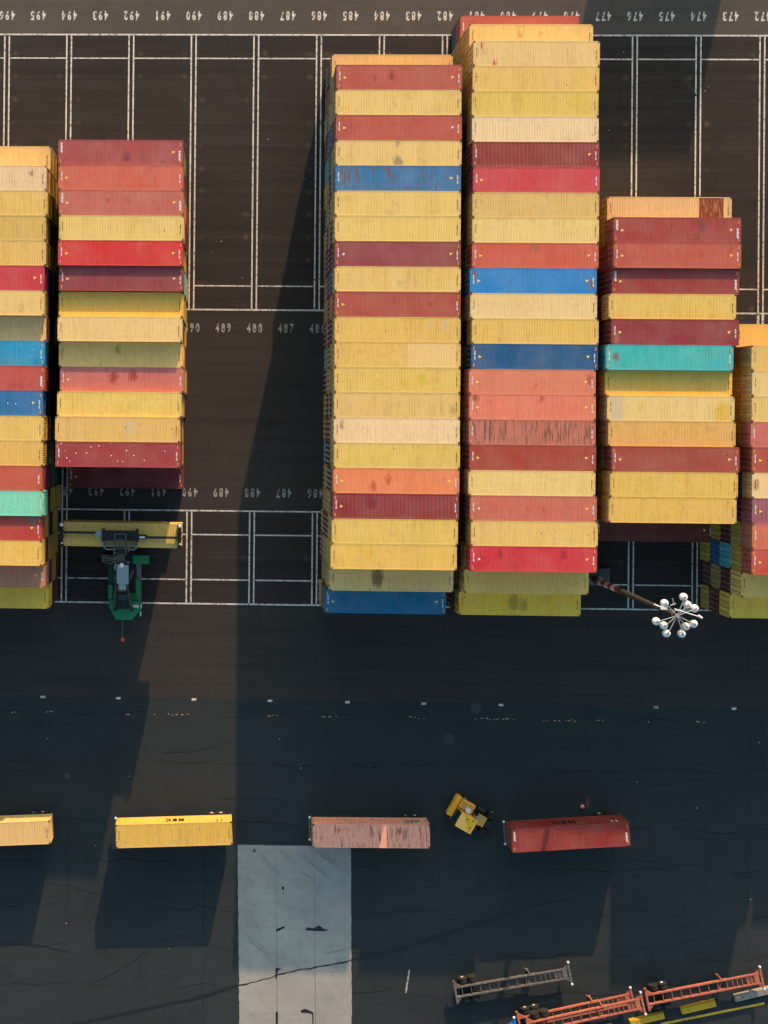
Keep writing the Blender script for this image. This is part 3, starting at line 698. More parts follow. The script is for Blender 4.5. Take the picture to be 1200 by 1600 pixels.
'F': [(57.502, 8.531, 3, 2, (228, 188, 100), 'low orange yellow', {}), (56.834, 6.083, 5, 4, (226, 188, 107), 'dull yellow', {}), (56.912, 3.635, 5, 4, (230, 200, 132), 'pale cream yellow', {}),
 (56.899, 1.187, 5, 4, (228, 194, 117), 'light yellow', {}), (56.826, -1.261, 5, 4, (206, 108, 108), 'salmon pink', {}), (56.934, -3.709, 5, 4, (180, 75, 65), 'brick red', {}),
 (56.982, -6.157, 5, 4, (236, 203, 147), 'cream rust-streaked', dict(stains=((-5.7, 0, .4),), scol=(150, 85, 55))), (56.999, -8.605, 5, 4, (162, 93, 112), 'mauve', dict(wide=1)),
 (57.017, -11.053, 5, 4, (208, 112, 88), 'salmon orange', dict(rust=.1)), (56.974, -13.501, 5, 4, (196, 75, 65), 'bright brick red', {}), (57.103, -16.031, 4, 3, (255, 208, 110), 'shaded khaki', {}), (57.062, -18.505, 3, 2, (255, 208, 76), 'shaded olive yellow', {})],
}
LOW = [((200, 165, 66), 'yellow'), ((196, 158, 75), 'ochre'), ((100, 36, 46), 'maroon'), ((112, 42, 46), 'dark red'), ((180, 156, 90), 'khaki'), ((36, 100, 150), 'blue'), ((90, 185, 200), 'cyan'), ((165, 62, 60), 'red'), ((60, 110, 95), 'dull green')]  # lower-tier colours, darkened to paint in deeper shade between the blocks
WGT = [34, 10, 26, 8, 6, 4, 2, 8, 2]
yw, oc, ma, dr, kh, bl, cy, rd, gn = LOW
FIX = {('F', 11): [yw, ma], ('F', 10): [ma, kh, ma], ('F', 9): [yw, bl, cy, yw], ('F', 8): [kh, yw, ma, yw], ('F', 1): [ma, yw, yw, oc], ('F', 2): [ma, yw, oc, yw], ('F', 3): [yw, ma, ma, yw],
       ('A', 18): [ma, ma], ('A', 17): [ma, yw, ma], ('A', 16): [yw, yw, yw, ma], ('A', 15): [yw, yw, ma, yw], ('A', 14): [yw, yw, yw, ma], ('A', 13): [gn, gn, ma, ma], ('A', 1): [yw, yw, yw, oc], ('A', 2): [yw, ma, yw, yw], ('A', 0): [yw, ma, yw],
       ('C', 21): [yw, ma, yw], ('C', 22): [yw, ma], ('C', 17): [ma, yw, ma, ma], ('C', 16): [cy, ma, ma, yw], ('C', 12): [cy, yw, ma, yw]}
SHOW = {'A': 3, 'B': 1, 'C': 0, 'D': 1, 'E': 3, 'F': 9}     # lower tiers whose ends the photo shows largest
FROMTOP = ['second from top', 'third from top', 'fourth from top', 'lowest']
stack = MB(); stack_col = []
def stuff_container(x, y, z, hc, rgb):
    n0 = len(stack.v)
    h = HT[hc]
    def merge(mb, off, turn=0):
        c, s = round(math.cos(turn)), round(math.sin(turn))
        stack.add([(px * c - py * s + x + off[0], px * s + py * c + y + off[1], pz + z + off[2]) for px, py, pz in mb.v], mb.f)
    merge(MESH['frame', hc], (0, 0, 0)); merge(MESH['roof', 0], (0, 0, h - .012)) if False else stack.box(x - HL + .06, x + HL - .06, y - HW + .05, y + HW - .05, z + h - .05, z + h - .012)
    merge(MESH['front', hc], (HL - .03, 0, 0)); merge(MESH['wall', hc], (0, HW - .02, 0)); merge(MESH['wall', hc], (0, -HW + .02, 0), PI)
    for s in (-1, 1):
        merge(MESH['door', hc], (-HL + .05, s * .54, 0))
    m = len(stack.v) - n0; c = tuple(v * KC for v in lin(rgb))
    stack_col.extend(list((*c, 1.)) * m)
    for s in (-1, 1):
        n1 = len(stack.v); merge(MESH['rods', hc], (-HL + .05, s * .54, 0)); stack_col.extend([.4, .39, .38, 1.] * (len(stack.v) - n1))
    n1 = len(stack.v); merge(MESH['castings', hc], (0, 0, 0)); stack_col.extend([.10, .055, .035, 1.] * (len(stack.v) - n1))
count = 0
for b, rows in T.items():
    for i, (x, y, n, k, rgb, look, opt) in enumerate(rows):
        hcs = [1] * k + [0] * (n - k); R.shuffle(hcs)
        zs = [0.012]
        for q in hcs: zs.append(zs[-1] + HT[q])
        fix = FIX.get((b, i))
        for t in range(n - 1):
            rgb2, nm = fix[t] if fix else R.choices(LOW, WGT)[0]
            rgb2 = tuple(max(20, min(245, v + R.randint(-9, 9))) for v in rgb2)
            x2 = x + R.uniform(-.07, .07); d = n - 2 - t
            if d < SHOW[b]:
                pos = 'lowest' if t == 0 else FROMTOP[d]
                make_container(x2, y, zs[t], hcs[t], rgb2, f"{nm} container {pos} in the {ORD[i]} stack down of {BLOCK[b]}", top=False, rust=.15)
                count += 1
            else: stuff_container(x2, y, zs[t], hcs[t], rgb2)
        make_container(x, y, zs[n - 1], hcs[n - 1], rgb, f"{look} container topping the {ORD[i]} stack down of {BLOCK[b]}", **opt)
        count += 1
# stacks just outside the frame that throw the shadows seen at the edges
for j in range(4):
    z = .012
    for t in range(5):
        hc = 0 if t in (1, 3) else 1
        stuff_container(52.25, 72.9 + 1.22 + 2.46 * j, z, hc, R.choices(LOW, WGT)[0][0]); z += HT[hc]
for j in range(14):
    z = .012
    for t in range(5):
        hc = 0 if t in (1, 3) else 1
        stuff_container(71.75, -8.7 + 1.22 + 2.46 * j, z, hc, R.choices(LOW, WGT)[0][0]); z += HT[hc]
me = stack.mesh('container_stacks', M['paint_stack'])
at = me.attributes.new('paint', 'FLOAT_COLOR', 'POINT'); at.data.foreach_set('color', stack_col)
o = put('container_stacks', me); o['kind'] = 'stuff'

# ------------------------------------------------------------------ container chassis (skeletal trailers); rear at local -x
def wheel(parent, x, y, rim, z=.5, r=.5, wd=.30):
    prof = [(r * .62, -wd / 2), (r * .93, -wd / 2), (r, -wd / 2 + .05), (r, wd / 2 - .05), (r * .93, wd / 2), (r * .62, wd / 2)]
    def rotated(mb): mb.v = [(a, c, -b) for a, b, c in mb.v]; return mb
    mb = rotated(MB().lathe((0, 0, 0), prof, 18))
    t = part('tyre', mb, M['rubber'], parent, (x, y, z))
    s = 1 if y > 0 else -1
    rm = MB().lathe((0, 0, 0), [(.06, -.13), (r * .58, -.13), (r * .63, .0), (r * .63, .145), (r * .5, .15), (r * .45, .06), (.16, .05), (.14, .16), (.05, .17)], 16)
    rm.v = [(a, s * c, -b * s) for a, b, c in rm.v]
    part('rim', rm, M[rim], t)
    return t
def chassis(label, x, y, yaw, paint, rims, z=0., length=12.19, light='lamp_white', legs=True):
    t = thing('container_chassis', label, 'chassis trailer', (x, y, z), yaw, 'container chassis on the apron')
    h = length / 2; top = 1.15; m = M[paint]; g = 2.6
    for s in (-1, 1):
        f = MB()
        f.beam((-h + .12, s * .5, top - .17), (g, s * .5, top - .17), .11, .34)
        f.beam((g - .1, s * .5, top - .14), (h - .1, s * .5, top - .10), .11, .20)
        f.beam((-h + .1, s * .5, top - .012), (h - .1, s * .5, top - .012), .16, .03)
        part('main_rail', f, m, t)
    n = 9
    for k in range(n):
        xx = -h + .75 + (g + h - .9) * k / (n - 1)
        part('cross_member', MB().cbox(xx, 0, top - .14, .06, .9, .14), m, t)
    for xx in (g + .45, g + .95, g + 1.45, g + 1.95, g + 2.4):
        part('cross_member', MB().cbox(xx, 0, top - .10, .06, .9, .12), m, t)
    part('coupler_plate', MB().cbox(h - 1.15, 0, top - .15, .75, .86, .03).cbox(h - .5, 0, top - .03, .5, .86, .03), m, t)
    rb = MB().cbox(-h + .02, 0, top - .13, .20, 2.44, .28)
    for s in (-1, 1): rb.prism([(-h + .1, s * .5), (-h + .75, s * .52), (-h + .1, s * 1.1)], top - .16, top - .06)
    part('rear_bolster', rb, m, t)
    fb = MB().cbox(h + .02, 0, top - .08, .20, 2.44, .26)
    for s in (-1, 1): fb.prism([(h - .08, s * .5), (h - .75, s * .5), (h - .08, s * .95)], top - .12, top - .03)
    fbo = part('front_bolster', fb, m, t)
    for s in (-1, 1):
        part('bolster_end', MB().lathe((h + .04, s * 1.17, top + .02), [(.05, -.12), (.12, -.10), (.14, .02), (.11, .10), (.04, .12)], 12), M['lamp_white'], t)
        part('twist_lock', MB().cbox(-h + .02, s * 1.12, top + .05, .12, .12, .14), M['casting'], t)
    if legs:
        for s in (-1, 1):
            l = MB().cbox(1.9, s * .68, .62, .14, .14, .95).cbox(1.9, s * .68, .06, .26, .26, .1).cbox(1.9, s * .55, .95, .12, .2, .12)
            part('landing_leg', l, m, t)
        part('crank_handle', MB().tube((1.9, .72, .95), (1.75, 1.05, .98), .05, .05, 6).tube((1.75, 1.05, .98), (1.45, 1.35, 1.05), .045, .04, 6), m, t)
        part('leg_brace', MB().beam((1.9, -.68, .5), (1.9, .68, .5), .07, .07), m, t)
    ax = MB()
    for xx in (-h + 1.02, -h + 2.0):
        ax.tube((xx, -1.0, .5), (xx, 1.0, .5), .075, .075, 8)
        for s in (-1, 1): ax.cbox(xx, s * .5, .66, .5, .12, .18)
    part('axle', ax, M['black'], t)
    for k, xx in enumerate((-h + 1.02, -h + 2.0)):
        for s in (-1, 1):
            for q in (.80, 1.13): wheel(t, xx, s * q, rims[k])
    part('tail_lamp', MB().cbox(-h - .095, .8, top - .1, .03, .22, .1).cbox(-h - .095, -.8, top - .1, .03, .22, .1), M['lamp_red'], t)
    part('cable_tray', MB().cbox(-1.2, .22, top - .3, 6.5, .10, .06).cbox(-1.2, -.1, top - .34, 6.8, .05, .05), M['black'], t)
    return t
deg = math.radians
chassis('grey rusty empty chassis trailer standing alone above the orange ones', 31.2, -59.64, deg(10.95), 'chassis_grey', ('rim_cream', 'mast_brown'))
chassis('orange empty chassis trailer furthest right beside the white concrete block', 51.29, -59.86, deg(12.3), 'chassis_orange', ('mast_brown', 'rim_white'))
chassis('orange empty chassis trailer lying underneath another orange chassis', 37.85, -62.45, deg(13.6), 'chassis_orange', ('rim_cream', 'rim_cream'))
chassis('orange empty chassis trailer stacked on top of another orange chassis', 38.62, -62.50, deg(13.6), 'chassis_orange', ('mast_brown', 'mast_brown'), z=1.0, legs=True)
chassis('bright blue chassis trailer cut off by the bottom edge', 25.7, -65.9, deg(14.0), 'chassis_blue', ('mast_brown', 'mast_brown'))
def loaded(x, y, yaw, hc, rgb, clabel, tlabel, rims, opt, side_text=None):
    chassis(tlabel, x + math.cos(yaw) * -.12, y + math.sin(yaw) * -.12, yaw + PI, 'chassis_grey', rims)
    c = make_container(x, y, 1.155, hc, rgb, clabel, rz=yaw, groupname='containers waiting on chassis trailers', **opt)
    h = HT[hc]
    if side_text:
        txt, mat, sx, px = side_text
        mb = MB(); xo = 0
        for ch in txt:
            vs, fs = text_mesh(ch, 1, .05); mb.add([(-(vx * .58 + xo) * sx, 0, vy * .95) for vx, vy in vs], [f[::-1] for f in fs]); xo += .72
        mb.v = [(vx + .72 * (len(txt) - 1) / 2 * sx, vy, vz) for vx, vy, vz in mb.v]
        part('company_lettering', mb, M[mat], c, (px, HW + .006, h * .53))
        part('side_number', MB().box(4.5, 4.62, HW - .01, HW + .006, h * .60, h * .88).box(4.95, 5.07, HW - .01, HW + .006, h * .60, h * .88), M['dark_mark' if mat == 'black_mark' and rgb[1] > 150 else 'white'], c)
    return c
loaded(-23.78, -44.15, deg(3.2), 0, (236, 192, 120), 'pale yellow container on a chassis, cut off by the left edge', 'chassis trailer under the pale yellow container at the left edge', ('rim_white', 'rim_teal'), dict(stains=((3.0, .2, .25),), scol=(215, 175, 95)))
loaded(-4.70, -43.85, deg(2.67), 0, (228, 182, 82), 'bright yellow container with black lettering on a chassis above the concrete pad', 'chassis trailer under the bright yellow container with black lettering', ('rim_white', 'rim_white'), dict(stains=((1.8, -.2, .22),), scol=(200, 160, 110)), ('MSC', 'black_mark', .95, .1))
loaded(15.89, -43.62, deg(.56), 0, (255, 172, 142), 'faded pink rust-streaked container on a chassis over the corner of the concrete pad', 'chassis trailer under the faded pink rust-streaked container', ('rim_white', 'rim_cream'), dict(rust=.84, stains=((-3.4, .6, .3), (2.9, .5, .4)), scol=(120, 55, 40)), ('MSC', 'chassis_grey', .7, 4.4))
loaded(36.44, -43.30, deg(4.41), 1, (152, 50, 47), 'dark red container on a chassis beside the yellow terminal tractor', 'chassis trailer under the dark red container by the terminal tractor', ('mast_brown', 'rim_white'), dict(marks='p'), ('MSC', 'black_mark', 1.15, -.3))

M['machine_dark'] = plain('dark_blue_grey_paint', (.045, .052, .058), .5)
# ------------------------------------------------------------------ reach stacker carrying a container
RX, RY = -10.25, -17.6
rs = thing('reach_stacker', 'green reach stacker lifting a yellow container at the foot of the block', 'reach stacker', (RX, RY, 0))
def L(*pts): return [(x - RX, y - RY) for x, y in pts]
cw = MB().prism(L((-11.95, -18.55), (-11.95, -20.3), (-11.15, -21.75), (-9.42, -21.75), (-8.50, -20.65), (-8.50, -19.6), (-8.9, -18.9), (-11.4, -18.9)), .55, 1.7)
cw.prism(L((-11.8, -19.6), (-11.8, -20.3), (-11.08, -21.6), (-9.5, -21.6), (-8.65, -20.6), (-8.65, -19.7)), 1.7, 2.15)
part('counterweight', cw, M['green'], rs)
ch = MB().prism(L((-11.3, -14.6), (-9.1, -14.6), (-9.1, -19.0), (-11.3, -19.0)), .7, 1.35)
ch.box(-1.15, -.75, 1.0, 2.6, 1.35, 2.0).box(.85, 1.25, -.8, 1.4, 1.35, 1.9)
part('chassis', ch, M['black'], rs)
for s, xs_ in ((-1, (-1.75, -1.2)), (1, (1.15, 1.72))):
    d = MB().box(xs_[0], xs_[1], -1.9, 1.9, 1.35, 1.62)
    d.tube((xs_[0] if s < 0 else xs_[1], -1.9, 1.62), (xs_[0] if s < 0 else xs_[1], 1.7, 1.62), .04, .04, 6)
    part('side_deck', d, M['deck_green'] if s < 0 else M['steel_grey'], rs)
part('fuel_tank', MB().box(1.2, 1.65, -1.6, .2, 1.63, 1.95), M['green'], rs)
part('side_tank', MB().box(-1.72, -1.3, -1.9, -.4, 1.63, 2.0), M['green'], rs)
part('mudguard', MB().box(.85, 2.6, 1.95, 2.75, 1.72, 1.95).box(.85, 2.6, 1.85, 1.97, 1.2, 1.94), M['green'], rs)
part('mudguard', MB().box(-2.5, -.75, 1.95, 2.75, 1.72, 1.95), M['deck_green'], rs)
for x in (-1.95, -1.25, 1.25, 1.95): wheel(rs, x, 2.2 if True else 0, 'black', .85, .85, .6).rotation_euler = (0, 0, 0)
for x in (-1.35, 1.45): wheel(rs, x, -2.4, 'black', .75, .75, .55)
# turn the wheels so that the axle lies across the machine (local x)
for o in rs.children:
    if o.name.startswith('tyre'): o.rotation_euler = (0, 0, PI / 2)
cab = MB().prism([(-.72, -2.75), (.58, -2.75), (.58, -1.15), (-.72, -1.15)], 1.65, 3.35)
part('cab', cab, M['black'], rs)
part('cab_roof_glass', MB().box(-.55, .42, -1.85, -1.2, 3.352, 3.40), M['glass'], rs)
part('cab_windscreen', MB().box(-.6, .45, -1.145, -1.11, 2.0, 3.2), M['glass'], rs)
# boom: two rear arms, outer tube, inner tube, head
for x in (-.95, .85):
    part('boom_pivot', MB().beam((x, -3.0, 1.9), (x, -2.6, 3.9), .24, .5), M['black'], rs)
    part('boom_arm', MB().beam((x, -2.6, 3.5), (x * .62, .35, 6.2), .20, .5), M['black'], rs)
    part('lift_cylinder', MB().tube((x * 1.05, 1.3, 1.5), (x * .8, .6, 4.2), .16, .16, 10).tube((x * .8, .6, 4.2), (x * .75, .35, 6.1), .10, .10, 8), M['steel_grey'], rs)
part('outer_boom', MB().beam((0, -.4, 5.5), (.1, 2.5, 8.45), .95, .8), M['black'], rs)
bp = MB().beam((.16, .40, 7.25), (.32, 2.5, 9.35), 1.2, .12); part('boom_cover', bp, M['blue_grey'], rs)
part('boom_cover', MB().beam((.10, -.30, 6.5), (.13, .38, 7.2), .72, .12), M['blue_grey'], rs)
bl = MB()
for k in range(4):
    for s in (-1, 1): bl.cbox(.18 + s * .5, .7 + k * .5, 7.5 + k * .51, .13, .13, .12)
part('cover_bolts', bl, M['black'], rs)
part('inner_boom', MB().beam((.15, 2.2, 8.4), (.15, 3.9, 9.9), .8, .7), M['black'], rs)
hd = MB()
for x in (-.52, .68): hd.beam((x, 3.6, 9.8), (x * .9, 5.75, 9.75), .16, .4)
for y in (3.75, 4.4, 5.1, 5.7): hd.beam((-.55, y, 9.8), (.7, y, 9.8), .14, .25)
part('boom_head', hd, M['machine_dark'], rs)
part('rotator', MB().tube((.05, 5.45, 8.75), (.05, 5.45, 9.6), .55, .5, 18), M['black'], rs)
sp = MB().box(-1.75, 1.75, 4.95, 5.95, 8.60, 9.05)
for x in (-1.7, 1.7): sp.box(x - .14, x + .14, 4.85, 6.15, 8.55, 9.12)
for y in (4.85, 5.0): pass
part('spreader_beam', sp, M['black'], rs)
part('spreader_frame', MB().box(-1.7, -1.5, 3.95, 4.85, 8.5, 8.65).box(1.5, 1.7, 3.95, 4.85, 8.5, 8.65).box(-1.7, 1.7, 3.95, 4.1, 8.5, 8.65).box(-1.7, 1.7, 4.5, 4.6, 8.5, 8.65), M['steel_grey'], rs)
part('spreader_arm', MB().box(-5.95, -1.75, 5.60, 5.82, 8.55, 8.85), M['black'], rs)
part('spreader_arm', MB().box(1.75, 6.05, 5.18, 5.40, 8.55, 8.85).box(1.75, 2.7, 5.10, 5.55, 8.5, 8.95), M['black'], rs)
part('junction_box', MB().box(-2.5, -1.9, 5.35, 5.85, 8.86, 9.06), M['blue_grey'], rs)
part('signal_lamp', MB().lathe((-2.35, 5.22, 8.9), [(.03, 0), (.11, .02), (.11, .12), (.02, .16)], 10), plain('green_signal_lens', (.05, .55, .25), .3), rs)
part('maker_plate', MB().box(1.95, 2.5, 5.22, 5.40, 8.96, 9.0), M['white'], rs)
for x in (-6.0, 6.0):
    e = MB().box(x - .14, x + .14, 4.20, 6.70, 8.36, 8.62)
    for y in (4.35, 5.2, 5.8, 6.55): e.box(x - .22, x + .22, y - .13, y + .13, 8.34, 8.72)
    eo = part('spreader_end', e, M['black'], rs)
    part('end_lamp', MB().lathe((x + .02, 6.48, 8.7), [(.05, 0), (.20, .03), (.18, .16), (.04, .2)], 12), M['lamp_white'], rs)
    part('end_lamp', MB().lathe((x + .05, 4.62, 8.7), [(.03, 0), (.10, .02), (.08, .12), (.02, .14)], 10), M['lamp_white'], rs)
hs = MB()
for k in range(6):
    y = 2.15 + R.uniform(0, .7)
    px = None
    for j in range(6):
        q = (-2.3 + j * .42, y + R.uniform(-.16, .16) + (.25 if j > 3 else 0), 3.2 + R.uniform(-.2, .2) + j * .3)
        if px: hs.tube(px, q, .06, .06, 6)
        px = q
part('hose_bundle', hs, M['hose'], rs)
part('work_lamp_bar', MB().box(-.7, .9, 2.45, 2.65, 6.9, 7.05), M['hose'], rs)
part('beacon', MB().lathe((.2, 2.52, 9.25), [(.05, 0), (.22, .03), (.24, .22), (.14, .36), (.03, .4)], 14), M['lamp_white'], rs)
part('beacon_bracket', MB().lathe((.2, 2.95, 9.1), [(.05, 0), (.30, .03), (.30, .2), (.05, .22)], 14), M['red'], rs)
ck = MB()
for k in range(5): ck.cbox(-.98 + R.uniform(-.05, .05), .9 + k * .28, 2.3, .14, .2, .1)
part('valve_block', ck, M['lamp_white'], rs)
part('fleet_plate', MB().box(.85, 1.55, -2.75, -2.45, 2.155, 2.17), M['white'], rs)
part('tail_light', MB().cbox(1.78, -2.62, 2.0, .1, .45, .3).cbox(1.7, -3.5, 1.4, .12, .5, .2), M['lamp_white'], rs)
part('whip_antenna', MB().tube((-.15, -4.0, 2.1), (-.05, -5.72, 3.6), .035, .03, 6), M['steel_grey'], rs)
part('antenna_flag', MB().lathe((-.03, -5.9, 3.45), [(.03, 0), (.18, .1), (.22, .3), (.14, .5), (.03, .6)], 10), M['lamp_red'], rs)
make_container(-10.14, -12.14, 5.44, 1, (226, 184, 92), 'yellow container hanging from the green reach stacker\'s spreader', rz=deg(-.6), groupname='containers off the stacks')

# ------------------------------------------------------------------ yellow terminal tractor
tt = thing('terminal_tractor', 'yellow terminal tractor parked askew near the dark red container', 'tractor', (24.66, -40.88, 0), math.atan2(.48, -.877))
def P(pl): return [(-u, -v) for u, v in pl]
part('bumper', MB().prism(P([(0, -1.15), (0, 1.15), (.12, 1.2), (.45, 1.2), (.45, -1.2), (.12, -1.2)]), .45, 1.05), M['tractor_yellow'], tt)
part('front_deck', MB().prism(P([(.05, -1.1), (.05, 1.1), (.25, 1.2), (.55, 1.2), (.55, -1.15)]), 1.05, 1.25), M['tractor_yellow'], tt)
part('frame', MB().box(-5.0, -.4, -.45, .45, .55, .95), M['black'], tt)
cabb = MB().add([(-.55, 1.45, 1.1), (-.55, -.05, 1.1), (-2.65, -.05, 1.1), (-2.65, 1.45, 1.1), (-.95, 1.45, 2.75), (-.95, -.05, 2.75), (-2.6, -.05, 2.75), (-2.6, 1.45, 2.75)],
                [(0, 1, 2, 3), (7, 6, 5, 4), (0, 4, 5, 1), (1, 5, 6, 2), (2, 6, 7, 3), (3, 7, 4, 0)])
part('cab', cabb, M['tractor_yellow'], tt)
ro = part('cab_roof', MB().prism([(-.85, 1.52), (-.85, -.1), (-2.7, -.1), (-2.7, 1.52)], 2.76, 2.86), M['tractor_roof'], tt)
part('roof_triangle', MB().prism([(-1.28, -.02), (-2.62, .0), (-2.55, 1.4), (-2.3, 1.45)], 2.862, 2.872), plain('darker_yellow_paint', (.74, .42, .01), .6), ro)
for a, b in ((-1.7, .3), (-2.3, .15), (-2.35, .95)): part('roof_spot', MB().tube((a, b, 2.86), (a, b, 2.88), .12, .12, 10), plain('brown_stain', (.32, .15, .02), .7), ro)
part('windscreen', MB().add([(-.545, 1.4, 1.45), (-.545, 0, 1.45), (-.875, 0, 2.72), (-.875, 1.4, 2.72), (-.50, 1.4, 1.45), (-.50, 0, 1.45), (-.84, 0, 2.72), (-.84, 1.4, 2.72)],
                            [(4, 5, 6, 7), (0, 3, 2, 1), (0, 1, 5, 4), (1, 2, 6, 5), (2, 3, 7, 6), (3, 0, 4, 7)]), M['glass'], tt)
for y in (.35, .95): part('wiper', MB().beam((-.50, y, 1.5), (-.72, y - .25, 2.3), .03, .03), M['black'], tt)
part('bonnet', MB().box(-2.15, -.62, -1.15, -.18, 1.05, 1.62), M['tractor_yellow'], tt)
part('tread_plate', MB().box(-1.35, -.72, -1.02, -.25, 1.622, 1.64).box(-2.1, -1.5, -1.02, -.25, 1.622, 1.64), M['tractor_tan'], tt)
part('hand_rail', MB().tube((-.55, -1.1, 1.3), (-.6, -1.1, 2.0), .03, .03, 6).tube((-.6, -1.1, 2.0), (-1.5, -1.12, 2.0), .03, .03, 6).tube((-1.5, -1.12, 2.0), (-1.5, -1.1, 1.6), .03, .03, 6), M['tractor_roof'], tt)
part('air_cleaner', MB().tube((-1.5, -.42, 1.6), (-1.5, -.42, 2.25), .24, .24, 14).tube((-1.5, -.42, 2.25), (-1.5, -.42, 2.4), .30, .26, 14), M['lamp_white'], tt)
part('exhaust_stack', MB().tube((-2.45, -.25, 1.1), (-2.45, -.25, 2.95), .09, .09, 10), M['steel_grey'], tt)
part('rear_platform', MB().box(-3.85, -2.95, -.5, .45, 1.0, 1.28), M['tractor_tan'], tt)
part('platform_rim', MB().box(-3.9, -3.85, -.52, .47, 1.0, 1.34).box(-3.9, -2.95, .45, .5, 1.0, 1.34).box(-3.9, -2.95, -.55, -.5, 1.0, 1.34), M['tractor_yellow'], tt)
part('fifth_wheel', MB().tube((-4.45, 0, .95), (-4.45, 0, 1.12), .5, .45, 18), M['black'], tt)
for y in (-.95, .95): part('air_tank', MB().tube((-3.5, y, .7), (-2.6, y, .7), .26, .26, 12), M['black'], tt)
for y in (-1.02, 1.02): wheel(tt, -1.15, y, 'rim_white')
for y in (-1.12, -.78, .78, 1.12): wheel(tt, -4.3, y, 'rim_white')
part('gladhand_hoses', MB().tube((-2.7, -.2, 1.6), (-3.6, -.6, 1.5), .04, .04, 6).tube((-2.7, .2, 1.6), (-3.3, .6, 1.4), .04, .04, 6), M['galv'], tt)
for y in (-.75, .75): part('headlamp', MB().tube((.0, y, .78), (.04, y, .78), .12, .12, 12), M['lamp_white'], tt)
part('mirror', MB().cbox(-.7, 1.75, 2.2, .08, .25, .4).tube((-.75, 1.45, 2.35), (-.7, 1.7, 2.35), .025, .025, 6), M['black'], tt)

# ------------------------------------------------------------------ high floodlight mast
mx, my = 39.234, -16.784; MH = 28.3
mt = thing('floodlight_mast', 'tall brown floodlight mast with red and white banded foot and ten white lamps', 'light mast', (mx, my, 0))
part('plinth', MB().box(-.9, 2.0, -.75, 1.0, 0, .55), plain('dirty_plinth_concrete', (.085, .078, .068), .9), mt)
part('base_flange', MB().tube((0, 0, .55), (0, 0, .68), .62, .62, 16), M['steel_grey'], mt)
def rad(z): return .36 - .19 * z / MH
bands = [(.68, 1.9, 'galv'), (1.9, 3.1, 'mast_brown')]
z = 3.1
for k in range(7): bands.append((z, z + 1.15, 'lamp_white' if k % 2 else 'red')); z += 1.15
for z0, z1, mm in bands: part('pole_band', MB().tube((0, 0, z0), (0, 0, z1 - .001), rad(z0), rad(z1), 18), M[mm], mt)
part('pole', MB().tube((0, 0, z), (0, 0, MH - .2), rad(z), rad(MH), 18), M['mast_brown'], mt)
part('junction_box', MB().box(.3, .85, -.3, .3, .7, 1.9), M['steel_grey'], mt)
part('hub', MB().tube((0, 0, MH - .5), (0, 0, MH + .15), .16, .16, 12), M['galv'], mt)
for dx, dy in ((-.99, 1.02), (.63, 1.58), (.95, .93), (1.58, .61), (-1.69, -.54), (-1.04, -.89), (-.8, -1.56), (.5, -1.58), (.85, -.95), (1.5, -.71)):
    hz = MH - .35
    part('lamp_arm', MB().tube((0, 0, MH - .1), (dx * .88, dy * .88, hz + .30), .045, .04, 8), M['galv'], mt)
    lamp = MB().lathe((dx, dy, hz), [(.18, -.38), (.30, -.30), (.345, -.1), (.32, .10), (.22, .26), (.08, .33)], 18)
    lo = part('floodlight', lamp, M['lamp_white'], mt, smooth=True)
    part('lens_rim', MB().tube((dx, dy, hz - .42), (dx, dy, hz - .30), .27, .31, 18), M['steel_grey'], lo)
    part('cooling_cap', MB().tube((dx, dy, hz + .30), (dx, dy, hz + .37), .12, .09, 10), M['steel_grey'], lo)
    part('lamp_bracket', MB().beam((dx * .88, dy * .88, hz + .34), (dx, dy, hz + .33), .10, .09), M['galv'], lo)
rg = MB(); nn = 20
for k in range(nn):
    a, b_ = 2 * PI * k / nn, 2 * PI * (k + 1) / nn
    rg.tube((.42 * math.cos(a), .42 * math.sin(a), MH - .2), (.42 * math.cos(b_), .42 * math.sin(b_), MH - .2), .03, .03, 5)
part('head_ring', rg, M['galv'], mt)
part('gear_box', MB().box(-1.4, -.85, .52, .78, MH - .3, MH - .05), M['lamp_white'], mt)
part('winch_arm', MB().tube((-1.95, .95, MH - .25), (-1.1, .62, MH - .12), .05, .05, 8), M['lamp_white'], mt)
part('rod', MB().tube((-.25, .6, MH - .05), (1.75, .0, MH + .5), .04, .035, 8).tube((1.6, .12, MH + .45), (1.95, -.1, MH + .48), .12, .08, 8), M['lamp_white'], mt)
part('rod', MB().tube((-.6, .85, MH - .1), (-.15, 1.05, MH - .05), .05, .08, 8).tube((-.42, 1.5, MH - .1), (-.3, 1.05, MH - .1), .045, .03, 8), M['galv'], mt)
part('cabinet', MB().box(-.62, -.2, .75, 1.3, -.3 + .85, 1.15), M['galv'], mt)

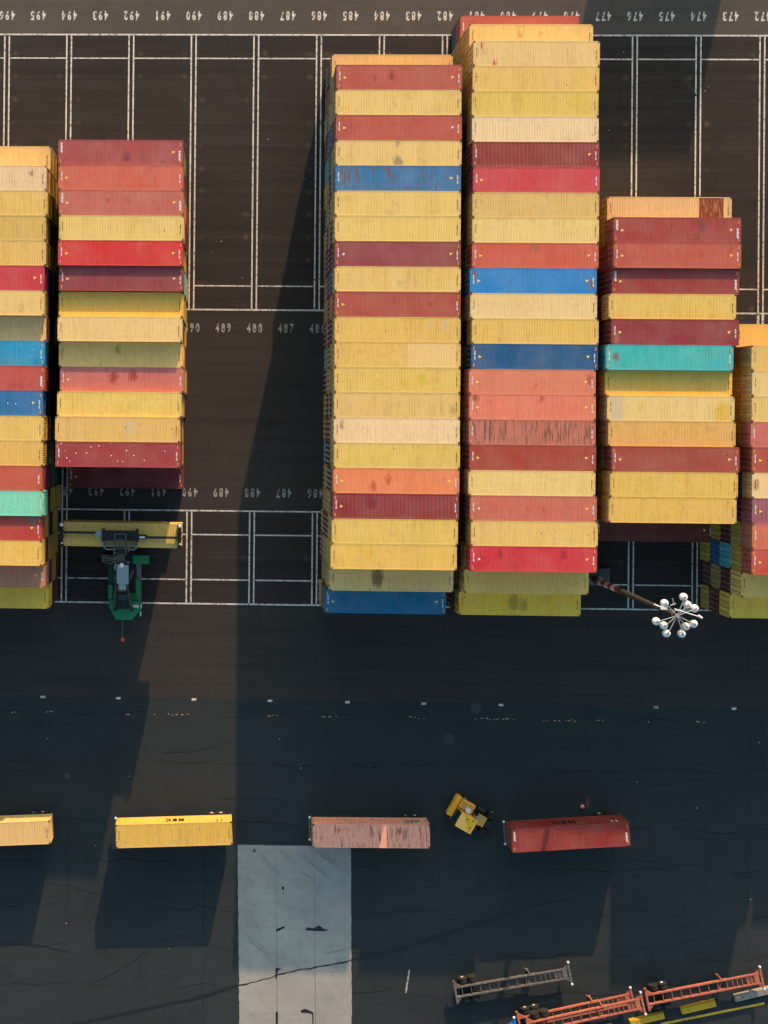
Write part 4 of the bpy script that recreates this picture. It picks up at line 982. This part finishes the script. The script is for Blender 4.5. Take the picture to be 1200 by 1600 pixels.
# ------------------------------------------------------------------ wheel stops, cone, scraps
def stop(x, y, yaw, ln, wd, mat, label, h=.42):
    t = thing('wheel_stop', label, 'wheel stop', (x, y, 0), yaw, 'wheel stops by the yellow line')
    a = ln / 2; b = wd / 2
    mb = MB().add([(-a, -b, .02), (a, -b, .02), (a, b, .02), (-a, b, .02), (-a + .06, -b * .72, h), (a - .06, -b * .72, h), (a - .06, b * .72, h), (-a + .06, b * .72, h)],
                  [(3, 2, 1, 0), (4, 5, 6, 7), (0, 1, 5, 4), (1, 2, 6, 5), (2, 3, 7, 6), (3, 0, 4, 7)])
    part('block', mb, M[mat], t)
    for q in (-1, 1): part('lifting_pin', MB().tube((q * a * .6, 0, h - .02), (q * a * .6, 0, h + .05), .05, .05, 8), M['casting'], t)
stop(50.99, -62.15, deg(14.5), 3.75, .82, 'stop_yellow', 'chipped yellow concrete block below the right orange chassis')
stop(45.6, -63.55, deg(14.5), 3.75, .82, 'stop_yellow', 'chipped yellow concrete block below the join of two orange chassis')
stop(40.2, -64.95, deg(14.5), 3.75, .82, 'stop_yellow', 'yellow concrete block cut off by the bottom edge, below stacked orange chassis')
stop(56.75, -60.65, deg(15), 4.1, .85, 'concrete', 'bare grey-white concrete block below the right end of the orange chassis')
cn = thing('traffic_cone', 'white-topped red traffic cone behind the dark red container on the apron', 'traffic cone', (38.61, -41.15, 0))
part('cone_base', MB().box(-.3, .3, -.3, .3, .01, .06), M['black'], cn)
part('cone_body', MB().lathe((0, 0, .06), [(.28, 0), (.20, .28)], 16), M['red'], cn)
part('cone_sleeve', MB().lathe((0, 0, .34), [(.205, 0), (.13, .26)], 16), M['white'], cn)
part('cone_tip', MB().lathe((0, 0, .60), [(.125, 0), (.06, .2), (.03, .22)], 16), M['red'], cn)
part('red_paint_smear', MB().flat([(39.0, -41.4), (39.35, -41.3), (39.5, -40.3), (39.3, -40.1), (39.1, -40.5), (38.95, -40.9)], .013), plain('red_paint_smear', (.10, .035, .045), .8), gnd)
sc = MB()
for x0, x1, y0, y1, nn in ((-22, 58, -66, -31, 16), (-3, 10, 12, 40, 5), (40, 57, 22, 41, 5)):
    for k in range(nn):
        x, y = R.uniform(x0, x1), R.uniform(y0, y1); q = R.uniform(.03, .065)
        sc.box(x - q, x + q, y - q * .6, y + q * .6, .015, .04)
o = part('litter', sc, plain('pale_litter', (.5, .5, .48), .7), None); o['kind'] = 'stuff'
